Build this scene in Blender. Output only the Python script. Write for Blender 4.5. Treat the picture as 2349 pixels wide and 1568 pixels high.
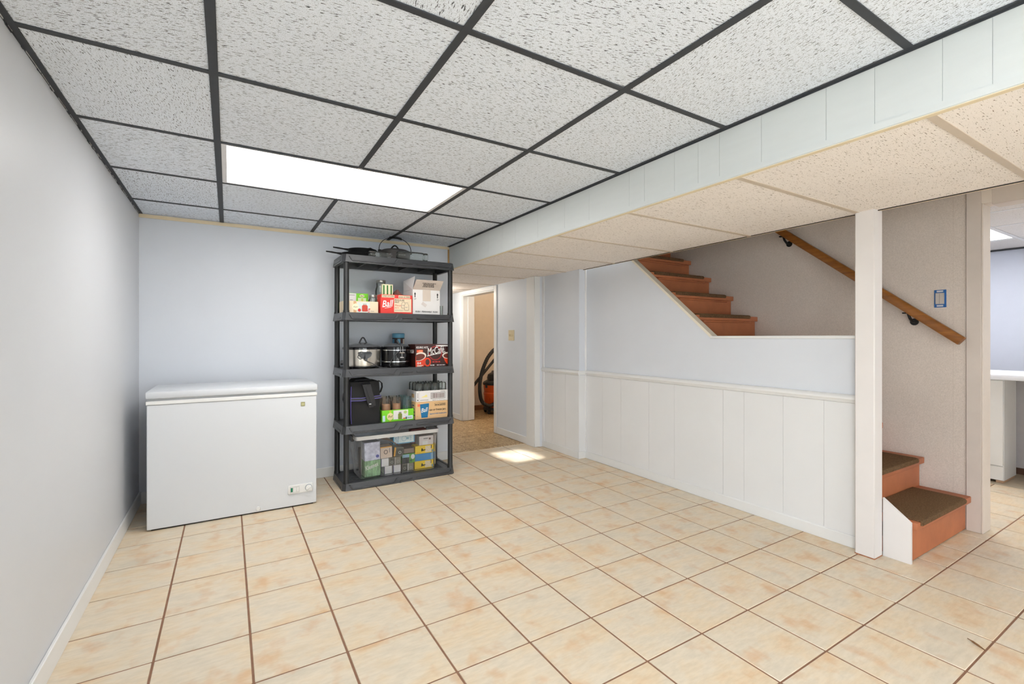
import bpy, bmesh, math, random
from mathutils import Vector, Matrix
random.seed(7)
PI = math.pi
for o in list(bpy.data.objects):
    bpy.data.objects.remove(o)
S = bpy.context.scene
COL = S.collection

# ------------------------------------------------------------------ camera
CAM_A = 0.5456
cam_d = bpy.data.cameras.new('camera')
cam = bpy.data.objects.new('camera', cam_d)
COL.objects.link(cam)
cam.location = (0, 0, 1.13)
cam.rotation_euler = (PI / 2, 0, -CAM_A)
cam_d.sensor_width = 36
cam_d.lens = 36 * 1071.9 / 2349
cam_d.shift_y = -(784 - 773.3) / 2349
cam_d.clip_start = 0.02
S.camera = cam

# ------------------------------------------------------------------ light and exposure
PANEL = 15.0          # emission of the fluorescent troffers
SUN = 260.0
DAYLIGHT = 12.0        # even overcast sky let in by glass doors added behind the camera
CLOSET_FILL = 300.0
HALL_FILL = 95.0
world = bpy.data.worlds.new('world')
S.world = world
world.use_nodes = True
bgn = world.node_tree.nodes['Background']
bgn.inputs[0].default_value = (0.86, 0.93, 1.0, 1)
bgn.inputs[1].default_value = DAYLIGHT
# low sun that reaches the floor through a slit added behind the camera
sun_d = bpy.data.lights.new('sun', 'SUN')
sun_d.energy = SUN
sun_d.angle = math.radians(1.1)
sun_d.color = (1.0, 0.985, 0.96)
sun = bpy.data.objects.new('sun', sun_d)
COL.objects.link(sun)
SLIT_C = Vector((2.85, -2.05, 1.55))
SUN_T = Vector((2.37, 3.79, 0.0))
sun.location = SLIT_C - (SUN_T - SLIT_C) * 0.5
sun.rotation_euler = (SUN_T - SLIT_C).to_track_quat('-Z', 'Y').to_euler()
# sampling portal for the sky light in the added glass door opening
ADDED_DOOR = (0.70, 2.50, 0.03, 1.70)
SIDE = (-1.55, 0.05, 0.03, 1.72)     # glass doors added out of view in the left wall for side light
por_d = bpy.data.lights.new('door_portal', 'AREA')
por_d.shape = 'RECTANGLE'
por_d.size, por_d.size_y = ADDED_DOOR[1] - ADDED_DOOR[0], ADDED_DOOR[3] - ADDED_DOOR[2]
por_d.cycles.is_portal = True
por = bpy.data.objects.new('door_portal', por_d)
COL.objects.link(por)
por.location = ((ADDED_DOOR[0] + ADDED_DOOR[1]) / 2, -2.06, (ADDED_DOOR[2] + ADDED_DOOR[3]) / 2)
por.rotation_euler = (PI / 2, 0, PI)
por2_d = bpy.data.lights.new('side_portal', 'AREA')
por2_d.shape = 'RECTANGLE'
por2_d.size, por2_d.size_y = SIDE[1] - SIDE[0], SIDE[3] - SIDE[2]
por2_d.cycles.is_portal = True
por2 = bpy.data.objects.new('side_portal', por2_d)
COL.objects.link(por2)
por2.location = (-0.58, (SIDE[0] + SIDE[1]) / 2, (SIDE[2] + SIDE[3]) / 2)
por2.rotation_euler = (PI / 2, 0, PI / 2)
vs = S.view_settings
vs.view_transform = 'Standard'
vs.look = 'None'
vs.exposure = -0.43
vs.gamma = 1.0
vs.use_curve_mapping = False

# ------------------------------------------------------------------ helpers: materials
MATS = {}


def lin(c):
    out = []
    for v in c[:3]:
        v = v / 255.0
        out.append(v / 12.92 if v <= 0.04045 else ((v + 0.055) / 1.055) ** 2.4)
    return (out[0], out[1], out[2], 1.0)


def nmat(name):
    m = bpy.data.materials.new(name)
    m.use_nodes = True
    nt = m.node_tree
    b = nt.nodes['Principled BSDF']
    return m, nt, b


def noise(nt, vec, scale, detail=3, rough=0.5, stretch=None):
    n = nt.nodes.new('ShaderNodeTexNoise')
    n.inputs['Scale'].default_value = scale
    n.inputs['Detail'].default_value = detail
    n.inputs['Roughness'].default_value = rough
    if stretch:
        mp = nt.nodes.new('ShaderNodeMapping')
        mp.inputs['Scale'].default_value = stretch
        nt.links.new(vec, mp.inputs[0])
        vec = mp.outputs[0]
    nt.links.new(vec, n.inputs['Vector'])
    return n.outputs[0]


def ramp(nt, fac, stops):
    r = nt.nodes.new('ShaderNodeValToRGB')
    el = r.color_ramp.elements
    while len(el) < len(stops):
        el.new(0.5)
    for e, (p, c) in zip(el, stops):
        e.position = p
        e.color = c if len(c) == 4 else lin(c)
    nt.links.new(fac, r.inputs[0])
    return r.outputs[0]


def mixc(nt, fac, a, b, mode='MIX'):
    n = nt.nodes.new('ShaderNodeMix')
    n.data_type = 'RGBA'
    n.blend_type = mode
    for sock, v in ((n.inputs[0], fac), (n.inputs[6], a), (n.inputs[7], b)):
        if hasattr(v, 'links'):
            nt.links.new(v, sock)
        else:
            sock.default_value = v
    return n.outputs[2]


def bump(nt, b, h, strength, dist=0.002):
    n = nt.nodes.new('ShaderNodeBump')
    n.inputs['Strength'].default_value = strength
    n.inputs['Distance'].default_value = dist
    nt.links.new(h, n.inputs['Height'])
    nt.links.new(n.outputs[0], b.inputs['Normal'])


def texco(nt, out='Object'):
    return nt.nodes.new('ShaderNodeTexCoord').outputs[out]


def M(name, rgb, rough=0.5, metal=0.0, var=0.04, scale=14, bmp=0.0, bscale=220, spec=0.5, stretch=None):
    if name in MATS:
        return MATS[name]
    m, nt, b = nmat(name)
    c = lin(rgb)
    v = texco(nt)
    f = noise(nt, v, scale, 3, 0.55, stretch)
    lo = tuple(x * (1 - var) for x in c[:3]) + (1,)
    hi = tuple(min(1, x * (1 + var)) for x in c[:3]) + (1,)
    col = ramp(nt, f, [(0.3, lo), (0.7, hi)])
    nt.links.new(col, b.inputs['Base Color'])
    b.inputs['Roughness'].default_value = rough
    b.inputs['Metallic'].default_value = metal
    b.inputs['Specular IOR Level'].default_value = spec
    if bmp:
        bump(nt, b, noise(nt, v, bscale, 2, 0.5, stretch), bmp)
    MATS[name] = m
    return m


def rand_vec(nt, k=37.0):
    oi = nt.nodes.new('ShaderNodeObjectInfo')
    ml = nt.nodes.new('ShaderNodeMath')
    ml.operation = 'MULTIPLY'
    nt.links.new(oi.outputs['Random'], ml.inputs[0])
    ml.inputs[1].default_value = k
    cx = nt.nodes.new('ShaderNodeCombineXYZ')
    for i in range(3):
        nt.links.new(ml.outputs[0], cx.inputs[i])
    add = nt.nodes.new('ShaderNodeVectorMath')
    add.operation = 'ADD'
    nt.links.new(texco(nt), add.inputs[0])
    nt.links.new(cx.outputs[0], add.inputs[1])
    return add.outputs[0], oi.outputs['Random']


def floor_tile_mat():
    m, nt, b = nmat('ceramic_tile')
    v, rnd = rand_vec(nt)
    n1 = noise(nt, v, 5.0, 4, 0.6, (0.9, 1.5, 1))
    base = ramp(nt, n1, [(0.30, (208, 197, 177)), (0.46, (220, 205, 181)), (0.60, (222, 198, 162)), (0.74, (218, 176, 124))])
    n2 = noise(nt, v, 30, 5, 0.65, (0.6, 2.2, 1))
    c2 = ramp(nt, n2, [(0.35, (200, 188, 168)), (0.62, (226, 214, 195))])
    c = mixc(nt, 0.38, base, c2)
    n3 = noise(nt, v, 7.5, 3, 0.5, (1.3, 1, 1))
    warm = ramp(nt, n3, [(0.56, (0, 0, 0)), (0.76, (255, 255, 255))])
    fm = nt.nodes.new('ShaderNodeMath')
    fm.operation = 'MULTIPLY'
    nt.links.new(warm, fm.inputs[0])
    fm.inputs[1].default_value = 0.62
    c = mixc(nt, fm.outputs[0], c, lin((204, 150, 92)))
    nt.links.new(c, b.inputs['Base Color'])
    b.inputs['Roughness'].default_value = 0.42
    b.inputs['Specular IOR Level'].default_value = 0.35
    bump(nt, b, n2, 0.12, 0.002)
    return m


def ceil_tile_mat(name, rgb, dark, turn=True, th=0.60):
    m, nt, b = nmat(name)
    v, rnd = rand_vec(nt)
    if turn:
        vr = nt.nodes.new('ShaderNodeVectorRotate')
        vr.rotation_type = 'Z_AXIS'
        ml = nt.nodes.new('ShaderNodeMath')
        ml.operation = 'MULTIPLY'
        nt.links.new(rnd, ml.inputs[0])
        ml.inputs[1].default_value = 4.9
        fl = nt.nodes.new('ShaderNodeMath')
        fl.operation = 'FLOOR'
        nt.links.new(ml.outputs[0], fl.inputs[0])
        m2 = nt.nodes.new('ShaderNodeMath')
        m2.operation = 'MULTIPLY'
        nt.links.new(fl.outputs[0], m2.inputs[0])
        m2.inputs[1].default_value = PI / 2 * 1.04
        nt.links.new(v, vr.inputs['Vector'])
        nt.links.new(m2.outputs[0], vr.inputs['Angle'])
        v = vr.outputs[0]
    worm = noise(nt, v, 1.0, 2, 0.5, (58, 300, 90))
    wf = ramp(nt, worm, [(th, (0, 0, 0)), (th + 0.06, (255, 255, 255))])
    pin = noise(nt, v, 430, 1, 0.4)
    pf = ramp(nt, pin, [(th, (0, 0, 0)), (th + 0.10, (255, 255, 255))])
    mx = nt.nodes.new('ShaderNodeMath')
    mx.operation = 'MAXIMUM'
    nt.links.new(wf, mx.inputs[0])
    sc = nt.nodes.new('ShaderNodeMath')
    sc.operation = 'MULTIPLY'
    nt.links.new(pf, sc.inputs[0])
    sc.inputs[1].default_value = 0.6
    nt.links.new(sc.outputs[0], mx.inputs[1])
    soft = noise(nt, v, 3, 2, 0.5)
    base = ramp(nt, soft, [(0.3, tuple(x * 0.985 for x in rgb)), (0.7, rgb)])
    col = mixc(nt, mx.outputs[0], base, lin(dark))
    nt.links.new(col, b.inputs['Base Color'])
    b.inputs['Roughness'].default_value = 0.95
    b.inputs['Specular IOR Level'].default_value = 0.1
    inv = nt.nodes.new('ShaderNodeMath')
    inv.operation = 'SUBTRACT'
    inv.inputs[0].default_value = 1.0
    nt.links.new(mx.outputs[0], inv.inputs[1])
    bump(nt, b, inv.outputs[0], 0.35, 0.003)
    return m


def vinyl_mat():
    m, nt, b = nmat('patterned_vinyl')
    v = texco(nt)
    n0 = nt.nodes.new('ShaderNodeTexNoise')
    n0.inputs['Scale'].default_value = 9
    n0.inputs['Detail'].default_value = 3
    n0.inputs['Distortion'].default_value = 3.2
    nt.links.new(v, n0.inputs['Vector'])
    c = ramp(nt, n0.outputs[0], [(0.32, (108, 80, 48)), (0.43, (202, 174, 128)), (0.50, (128, 96, 60)), (0.57, (212, 186, 142)), (0.68, (140, 108, 70))])
    ck = nt.nodes.new('ShaderNodeTexBrick')
    ck.offset = 0
    ck.inputs['Color1'].default_value = (1, 1, 1, 1)
    ck.inputs['Color2'].default_value = (1, 1, 1, 1)
    ck.inputs['Mortar'].default_value = (0.62, 0.55, 0.45, 1)
    ck.inputs['Scale'].default_value = 1
    ck.inputs['Brick Width'].default_value = 0.305
    ck.inputs['Row Height'].default_value = 0.305
    ck.inputs['Mortar Size'].default_value = 0.005
    nt.links.new(v, ck.inputs['Vector'])
    c = mixc(nt, 1.0, c, ck.outputs[0], 'MULTIPLY')
    nt.links.new(c, b.inputs['Base Color'])
    b.inputs['Roughness'].default_value = 0.5
    return m


def carpet_mat():
    m, nt, b = nmat('brown_carpet')
    v = texco(nt)
    n1 = noise(nt, v, 140, 3, 0.7)
    c = ramp(nt, n1, [(0.3, (92, 70, 50)), (0.55, (132, 103, 76)), (0.75, (162, 130, 98))])
    w = nt.nodes.new('ShaderNodeTexWave')
    w.inputs['Scale'].default_value = 36
    w.inputs['Distortion'].default_value = 2.2
    w.inputs['Detail Scale'].default_value = 2.0
    nt.links.new(v, w.inputs['Vector'])
    c = mixc(nt, 0.30, c, ramp(nt, w.outputs[0], [(0.2, (62, 46, 32)), (0.8, (150, 122, 92))]))
    nt.links.new(c, b.inputs['Base Color'])
    b.inputs['Roughness'].default_value = 1.0
    b.inputs['Specular IOR Level'].default_value = 0.05
    hs = nt.nodes.new('ShaderNodeMath')
    hs.operation = 'ADD'
    nt.links.new(n1, hs.inputs[0])
    nt.links.new(w.outputs[0], hs.inputs[1])
    bump(nt, b, hs.outputs[0], 0.8, 0.006)
    return m


def wood_mat(name, a, bcol, rough=0.4, stretch=(30, 2, 30)):
    m, nt, b = nmat(name)
    v = texco(nt)
    n1 = noise(nt, v, 1.6, 5, 0.6, stretch)
    c = ramp(nt, n1, [(0.3, a), (0.7, bcol)])
    nt.links.new(c, b.inputs['Base Color'])
    b.inputs['Roughness'].default_value = rough
    return m


def glass_mat(name, tint=(247, 250, 248), edge=(150, 158, 152), clear=0.97, haze=0.0):
    m = bpy.data.materials.new(name)
    m.use_nodes = True
    nt = m.node_tree
    nt.nodes.clear()
    out = nt.nodes.new('ShaderNodeOutputMaterial')
    tr = nt.nodes.new('ShaderNodeBsdfTransparent')
    gl = nt.nodes.new('ShaderNodeBsdfGlossy')
    gl.inputs['Roughness'].default_value = 0.02
    df = nt.nodes.new('ShaderNodeBsdfDiffuse')
    df.inputs['Color'].default_value = lin(tint)
    lw = nt.nodes.new('ShaderNodeLayerWeight')
    lw.inputs['Blend'].default_value = 0.28
    v = texco(nt)
    smudge = noise(nt, v, 30, 2)
    pw = nt.nodes.new('ShaderNodeMath')
    pw.operation = 'POWER'
    nt.links.new(lw.outputs['Facing'], pw.inputs[0])
    pw.inputs[1].default_value = 2.2
    tc = mixc(nt, pw.outputs[0], lin(tint), lin(edge))
    nt.links.new(tc, tr.inputs['Color'])
    a = nt.nodes.new('ShaderNodeMixShader')
    nt.links.new(lw.outputs['Fresnel'], a.inputs[0])
    nt.links.new(tr.outputs[0], a.inputs[1])
    nt.links.new(gl.outputs[0], a.inputs[2])
    c = nt.nodes.new('ShaderNodeMixShader')
    ml = nt.nodes.new('ShaderNodeMath')
    ml.operation = 'MULTIPLY'
    nt.links.new(smudge, ml.inputs[0])
    ml.inputs[1].default_value = (1 - clear) * 2
    hz = nt.nodes.new('ShaderNodeMath')
    hz.operation = 'MULTIPLY_ADD'
    nt.links.new(pw.outputs[0], hz.inputs[0])
    hz.inputs[1].default_value = haze
    nt.links.new(ml.outputs[0], hz.inputs[2])
    nt.links.new(hz.outputs[0], c.inputs[0])
    nt.links.new(a.outputs[0], c.inputs[1])
    nt.links.new(df.outputs[0], c.inputs[2])
    nt.links.new(c.outputs[0], out.inputs[0])
    return m


def emit_mat(name, rgb, strength):
    m, nt, b = nmat(name)
    c = lin(rgb)
    v = texco(nt)
    n1 = noise(nt, v, 60, 1)
    col = ramp(nt, n1, [(0.3, tuple(x * 0.97 for x in c[:3]) + (1,)), (0.7, c)])
    nt.links.new(col, b.inputs['Emission Color'])
    b.inputs['Base Color'].default_value = (0.9, 0.9, 0.9, 1)
    b.inputs['Emission Strength'].default_value = strength
    return m


def scuffed_wall_mat(name, rgb, scuff):
    m, nt, b = nmat(name)
    v = texco(nt)
    n1 = noise(nt, v, 2.2, 4, 0.6)
    c = lin(rgb)
    base = ramp(nt, n1, [(0.3, tuple(x * 0.94 for x in c[:3]) + (1,)), (0.7, c)])
    n2 = noise(nt, v, 7, 6, 0.75)
    sp = ramp(nt, n2, [(0.70, (0, 0, 0)), (0.78, (255, 255, 255))])
    fm = nt.nodes.new('ShaderNodeMath')
    fm.operation = 'MULTIPLY'
    nt.links.new(sp, fm.inputs[0])
    fm.inputs[1].default_value = 0.35
    cc = mixc(nt, fm.outputs[0], base, lin(scuff))
    gr = noise(nt, v, 210, 3, 0.7)
    cc = mixc(nt, 1.0, cc, ramp(nt, gr, [(0.3, (228, 226, 224)), (0.7, (255, 255, 255))]), 'MULTIPLY')
    n4 = noise(nt, v, 16, 7, 0.8, (1, 1, 0.6))
    sp2 = ramp(nt, n4, [(0.69, (0, 0, 0)), (0.73, (255, 255, 255))])
    f2 = nt.nodes.new('ShaderNodeMath')
    f2.operation = 'MULTIPLY'
    nt.links.new(sp2, f2.inputs[0])
    f2.inputs[1].default_value = 0.4
    cc = mixc(nt, f2.outputs[0], cc, lin(tuple(x * 0.8 for x in scuff)))
    nt.links.new(cc, b.inputs['Base Color'])
    b.inputs['Roughness'].default_value = 0.7
    bump(nt, b, noise(nt, v, 160, 3, 0.7), 0.3, 0.003)
    return m


FLOOR_TILE = floor_tile_mat()
CEIL_GREY = ceil_tile_mat('fissured_ceiling_tile', (238, 245, 255), (92, 96, 102))
CEIL_BEIGE = ceil_tile_mat('fissured_beige_tile', (251, 244, 238), (150, 134, 120), False, 0.63)
CEIL_WHITE = ceil_tile_mat('fissured_white_tile', (226, 222, 220), (176, 170, 168), False, 0.63)
VINYL = vinyl_mat()
CARPET = carpet_mat()
OAK = wood_mat('oak_rail', (112, 66, 24), (158, 100, 44), 0.35, (40, 2, 40))
RAW_WOOD = wood_mat('raw_wood', (176, 126, 66), (206, 160, 100), 0.7, (60, 60, 3))
GLASS = glass_mat('clear_glass')
BROWN_GLASS = glass_mat('amber_tinted_glass', (246, 238, 228), (150, 128, 108), 0.95)
BLUE_GLASS = glass_mat('blue_tinted_glass', (218, 238, 240), (96, 134, 140), 0.95)
CLEAR_PLASTIC = glass_mat('clear_plastic', (253, 254, 255), (214, 222, 234), 0.975, 0.6)
PINK_FILM = glass_mat('pink_film', (214, 160, 150), (120, 70, 66), 0.7)
PANE = glass_mat('door_glass', (250, 252, 252), (200, 215, 212), 1.0)
LIGHT_PANEL = emit_mat('light_diffuser', (255, 253, 250), PANEL)
GROUT = M('brown_grout', (138, 102, 80), 0.9, var=0.12, scale=30, bmp=0.2)
WALL_BLUE = M('pale_blue_wall_paint', (219, 223, 230), 0.42, var=0.012, scale=3, bmp=0.05, bscale=120, spec=0.35)
WALL_LEFT = M('satin_white_blue_paint', (209, 211, 215), 0.40, var=0.012, scale=2, bmp=0.06, bscale=60, spec=0.4)
WHITE_TRIM = M('white_trim_paint', (230, 230, 229), 0.38, var=0.012, scale=5, spec=0.4)
WHITE_PANEL = M('white_panelling_paint', (229, 229, 229), 0.36, var=0.012, scale=4, bmp=0.04, bscale=40, spec=0.4)
POST_PAINT = M('cream_post_paint', (226, 221, 218), 0.5, var=0.02, scale=5, bmp=0.06, bscale=30)
BEAM_PAINT = M('mint_white_panelling', (217, 221, 220), 0.4, var=0.015, scale=6, bmp=0.05, bscale=60, stretch=(1, 1, 6))
CREAM_TRIM = M('cream_strip', (230, 214, 182), 0.5, var=0.03, scale=9)
GRID_DARK = M('charcoal_grid', (62, 65, 70), 0.6, var=0.05, scale=40, spec=0.3)
GRID_BEIGE = M('beige_grid', (208, 194, 177), 0.55, var=0.03)
GRID_WHITE = M('white_grid', (224, 224, 226), 0.5, var=0.02)
TAN_WALL = scuffed_wall_mat('tan_stair_wall', (230, 217, 206), (164, 146, 134))
TAN_TRIM = M('taupe_trim', (212, 200, 190), 0.55, var=0.03, scale=8)
WARM_WALL = M('peach_wall', (240, 224, 202), 0.7, var=0.02)
STAIR_PAINT = M('red_brown_stair_paint', (182, 110, 72), 0.55, var=0.10, scale=9, bmp=0.08, bscale=60)
BLACK_IRON = M('black_iron', (22, 22, 23), 0.5, metal=0.3, var=0.1)
BLACK_PLASTIC = M('black_resin', (60, 61, 64), 0.36, var=0.10, scale=40, bmp=0.15, bscale=300, spec=0.5)
POST_BLACK = M('black_tube', (32, 33, 34), 0.42, var=0.05)
FREEZER_WHITE = M('white_enamel', (217, 220, 224), 0.30, var=0.008, scale=3, bmp=0.03, bscale=400)
FREEZER_TRIM = M('white_plastic', (232, 232, 230), 0.35, var=0.01)
DARK_GAP = M('dark_rubber', (40, 38, 36), 0.8)
GREY_GASKET = M('grey_gasket', (170, 172, 174), 0.7)


# ------------------------------------------------------------------ helpers: geometry
class G:
    """collects one mesh"""

    def __init__(self):
        self.v = []
        self.f = []

    def add(self, vs_, fs):
        k = len(self.v)
        self.v += [Vector(p) for p in vs_]
        self.f += [tuple(i + k for i in f) for f in fs]
        return self

    def box(self, x0, x1, y0, y1, z0, z1, bev=0.0):
        x0, x1 = min(x0, x1), max(x0, x1)
        y0, y1 = min(y0, y1), max(y0, y1)
        z0, z1 = min(z0, z1), max(z0, z1)
        if not bev:
            return self.add([(x0, y0, z0), (x1, y0, z0), (x1, y1, z0), (x0, y1, z0), (x0, y0, z1), (x1, y0, z1), (x1, y1, z1), (x0, y1, z1)],
                            [(0, 3, 2, 1), (4, 5, 6, 7), (0, 1, 5, 4), (1, 2, 6, 5), (2, 3, 7, 6), (3, 0, 4, 7)])
        bm = bmesh.new()
        bmesh.ops.create_cube(bm, size=1.0)
        for v in bm.verts:
            v.co = ((x0 + x1) / 2 + v.co.x * (x1 - x0), (y0 + y1) / 2 + v.co.y * (y1 - y0), (z0 + z1) / 2 + v.co.z * (z1 - z0))
        segs = 2 if bev > 0.004 else 1
        bmesh.ops.bevel(bm, geom=bm.edges[:], offset=bev, segments=segs, profile=0.5, affect='EDGES', clamp_overlap=True)
        bm.verts.index_update()
        self.add([v.co.copy() for v in bm.verts], [[v.index for v in f.verts] for f in bm.faces])
        bm.free()
        return self

    def prism(self, poly, axis, a0, a1):
        """poly: list of 2-D points in the two other axes (x: (y,z), y: (x,z), z: (x,y))"""
        def P(p, a):
            return {'x': (a, p[0], p[1]), 'y': (p[0], a, p[1]), 'z': (p[0], p[1], a)}[axis]
        n = len(poly)
        vs_ = [P(p, a0) for p in poly] + [P(p, a1) for p in poly]
        fs = [tuple(range(n)), tuple(range(2 * n - 1, n - 1, -1))]
        fs += [(i, i + n, (i + 1) % n + n, (i + 1) % n) for i in range(n)]
        return self.add(vs_, fs)

    def lathe(self, prof, c=(0, 0, 0), n=24, axis='z', sx=1.0, sy=1.0, cap=True):
        vs_, fs = [], []
        for (r, h) in prof:
            for i in range(n):
                a = 2 * PI * i / n
                p = (r * math.cos(a) * sx, r * math.sin(a) * sy, h)
                if axis == 'x':
                    p = (p[2], p[0], p[1])
                elif axis == 'y':
                    p = (p[0], p[2], p[1])
                vs_.append((p[0] + c[0], p[1] + c[1], p[2] + c[2]))
        for k in range(len(prof) - 1):
            for i in range(n):
                j = (i + 1) % n
                fs.append((k * n + i, k * n + j, (k + 1) * n + j, (k + 1) * n + i))
        if cap:
            if prof[0][0] > 1e-5:
                fs.append(tuple(range(n - 1, -1, -1)))
            if prof[-1][0] > 1e-5:
                k = len(prof) - 1
                fs.append(tuple(k * n + i for i in range(n)))
        return self.add(vs_, fs)

    def tube(self, pts, r, n=10, closed=False, flat=None):
        pts = [Vector(p) for p in pts]
        m = len(pts)
        vs_, fs = [], []
        up = Vector((0, 0, 1))
        prev = None
        for k, p in enumerate(pts):
            if closed:
                d = pts[(k + 1) % m] - pts[k - 1]
            else:
                d = pts[min(k + 1, m - 1)] - pts[max(k - 1, 0)]
            d.normalize()
            if prev is None:
                ref = up if abs(d.dot(up)) < 0.9 else Vector((1, 0, 0))
                a = d.cross(ref).normalized()
            else:
                a = (prev - d * prev.dot(d)).normalized()
            prev = a
            b = d.cross(a)
            rr = r[k] if isinstance(r, (list, tuple)) else r
            for i in range(n):
                t = 2 * PI * i / n
                vs_.append(p + a * math.cos(t) * rr + b * math.sin(t) * rr)
        rings = m if closed else m - 1
        for k in range(rings):
            for i in range(n):
                j = (i + 1) % n
                k2 = (k + 1) % m
                fs.append((k * n + i, k * n + j, k2 * n + j, k2 * n + i))
        if not closed:
            fs.append(tuple(range(n - 1, -1, -1)))
            fs.append(tuple((m - 1) * n + i for i in range(n)))
        return self.add(vs_, fs)

    def ribbon(self, pts, wvec, t):
        """flat strap along pts, width vector wvec, thickness t"""
        pts = [Vector(p) for p in pts]
        w = Vector(wvec)
        m = len(pts)
        vs_, fs = [], []
        for k, p in enumerate(pts):
            d = (pts[min(k + 1, m - 1)] - pts[max(k - 1, 0)]).normalized()
            nn = d.cross(w).normalized() * t / 2
            vs_ += [p - w / 2 - nn, p + w / 2 - nn, p + w / 2 + nn, p - w / 2 + nn]
        for k in range(m - 1):
            for i in range(4):
                j = (i + 1) % 4
                fs.append((k * 4 + i, k * 4 + j, k * 4 + 4 + j, k * 4 + 4 + i))
        fs += [(3, 2, 1, 0), tuple((m - 1) * 4 + i for i in range(4))]
        return self.add(vs_, fs)

    def rot(self, axis, ang, c):
        R = Matrix.Rotation(ang, 4, axis)
        c = Vector(c)
        self.v = [R @ (p - c) + c for p in self.v]
        return self


ORIG = {}


def mk_mesh(name, g, mat, off=(0, 0, 0), smooth=True, fixn=True):
    me = bpy.data.meshes.new(name)
    off = Vector(off)
    me.from_pydata([tuple(v - off) for v in g.v], [], [list(f) for f in g.f])
    if fixn:
        bm = bmesh.new()
        bm.from_mesh(me)
        bmesh.ops.recalc_face_normals(bm, faces=bm.faces[:])
        bm.to_mesh(me)
        bm.free()
    if isinstance(mat, (list, tuple)):
        for x in mat:
            me.materials.append(x)
    else:
        me.materials.append(mat)
    if smooth:
        me.shade_smooth()
        me.set_sharp_from_angle(angle=math.radians(38))
    return me


def props(o, label=None, cat=None, group=None, kind=None):
    if label:
        o['label'] = label
    if cat:
        o['category'] = cat
    if group:
        o['group'] = group
    if kind:
        o['kind'] = kind
    return o


def base_of(g):
    xs = [v.x for v in g.v]
    ys = [v.y for v in g.v]
    zs = [v.z for v in g.v]
    return Vector(((min(xs) + max(xs)) / 2, (min(ys) + max(ys)) / 2, min(zs)))


def top(name, g, mat, label, cat, group=None, kind=None, smooth=True):
    """a top-level thing that is one mesh (parts may be added)"""
    o0 = base_of(g)
    o = bpy.data.objects.new(name, mk_mesh(name, g, mat, o0, smooth))
    o.location = o0
    COL.objects.link(o)
    ORIG[o] = o0
    return props(o, label, cat, group, kind)


def thing(name, loc, label, cat, group=None, kind=None):
    o = bpy.data.objects.new(name, None)
    o.empty_display_size = 0.05
    o.location = loc
    COL.objects.link(o)
    ORIG[o] = Vector(loc)
    return props(o, label, cat, group, kind)


def part(name, g, mat, parent, label=None, kind=None, smooth=True):
    """a part, given in world coordinates (parents are never turned)"""
    o0 = ORIG[parent]
    o = bpy.data.objects.new(name, mk_mesh(name, g, mat, o0, smooth))
    COL.objects.link(o)
    o.parent = parent
    ORIG[o] = o0
    return props(o, label, None, None, kind)


def inst(name, me, parent, loc, rot=(0, 0, 0)):
    """a part that shares mesh data; loc in the parent's space"""
    o = bpy.data.objects.new(name, me)
    COL.objects.link(o)
    o.parent = parent
    o.location = loc
    o.rotation_euler = rot
    return o


TEXTS = []


def text(parent, s, x, y, z, w, h, mat, side='front', shear=0.0, bold=0.0, name='lettering', tilt=0.0, rotx=None):
    """lettering fitted to w x h with its lower left corner at (x,y,z)"""
    cu = bpy.data.curves.new(name, 'FONT')
    cu.body = s
    cu.size = 0.05
    cu.extrude = 0.0002
    cu.offset = bold
    cu.shear = shear
    cu.resolution_u = 3
    cu.materials.append(mat)
    o = bpy.data.objects.new(name, cu)
    COL.objects.link(o)
    o.parent = parent
    o.location = Vector((x, y, z)) - ORIG[parent]
    rx = PI / 2 if rotx is None else rotx
    if side == 'front':
        o.rotation_euler = (rx, tilt, 0)
    elif side == 'left':
        o.rotation_euler = (PI / 2, tilt, -PI / 2)
    TEXTS.append((o, w, h))
    return o


def words(parent, x0, x1, z0, z1, y, mat, seed=1):
    """a line of print too small to read"""
    r_ = random.Random(seed)
    g_ = G()
    h_ = z1 - z0
    x = x0
    while x < x1:
        w_ = min(r_.uniform(1.2, 4.0) * h_, x1 - x)
        g_.box(x, x + w_, y - 0.0007, y, z0, z1 - r_.uniform(0, 0.25) * h_)
        x += w_ + 0.6 * h_
    return part('small_print', g_, mat, parent, smooth=False)


def plate(parent, name, x0, x1, z0, z1, y, mat, t=0.0006):
    return part(name, G().box(x0, x1, y - t, y, z0, z1), mat, parent, smooth=False)


def polyplate(parent, name, pts, y, mat, t=0.0008):
    return part(name, G().prism(pts, 'y', y - t, y), mat, parent, smooth=False)


def ell(cx, cz, rx, rz, n=28, a0=0.0, a1=2 * PI):
    full = abs(a1 - a0 - 2 * PI) < 1e-6
    k = n if full else n + 1
    return [(cx + rx * math.cos(a0 + (a1 - a0) * i / n), cz + rz * math.sin(a0 + (a1 - a0) * i / n)) for i in range(k)]


def ringplate(parent, name, cx, cz, rx, rz, w, y, mat, a0=0.0, a1=2 * PI, n=32, t=0.0008):
    o_ = ell(cx, cz, rx, rz, n, a0, a1)
    i_ = ell(cx, cz, rx - w, rz - w, n, a0, a1)
    g = G()
    m = len(o_)
    full = abs(a1 - a0 - 2 * PI) < 1e-6
    for k in range(m if full else m - 1):
        j = (k + 1) % m
        q = [o_[k], o_[j], i_[j], i_[k]]
        g.prism(q, 'y', y - t, y)
    return part(name, g, mat, parent, smooth=False)


def zc(y):
    return 1.998 - 0.007 * y


def zs(y):
    return 1.787 - 0.0075 * y


CA, SA = math.cos(CAM_A), math.sin(CAM_A)


def in_view(x, y, z, m=40):
    d = x * SA + y * CA
    if d < 0.15:
        return False
    u = 1174.5 + 1071.9 * (x * CA - y * SA) / d
    v = 773.3 - 1071.9 * (z - 1.13) / d
    return -m < u < 2349 + m and -m < v < 1568 + m


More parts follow.
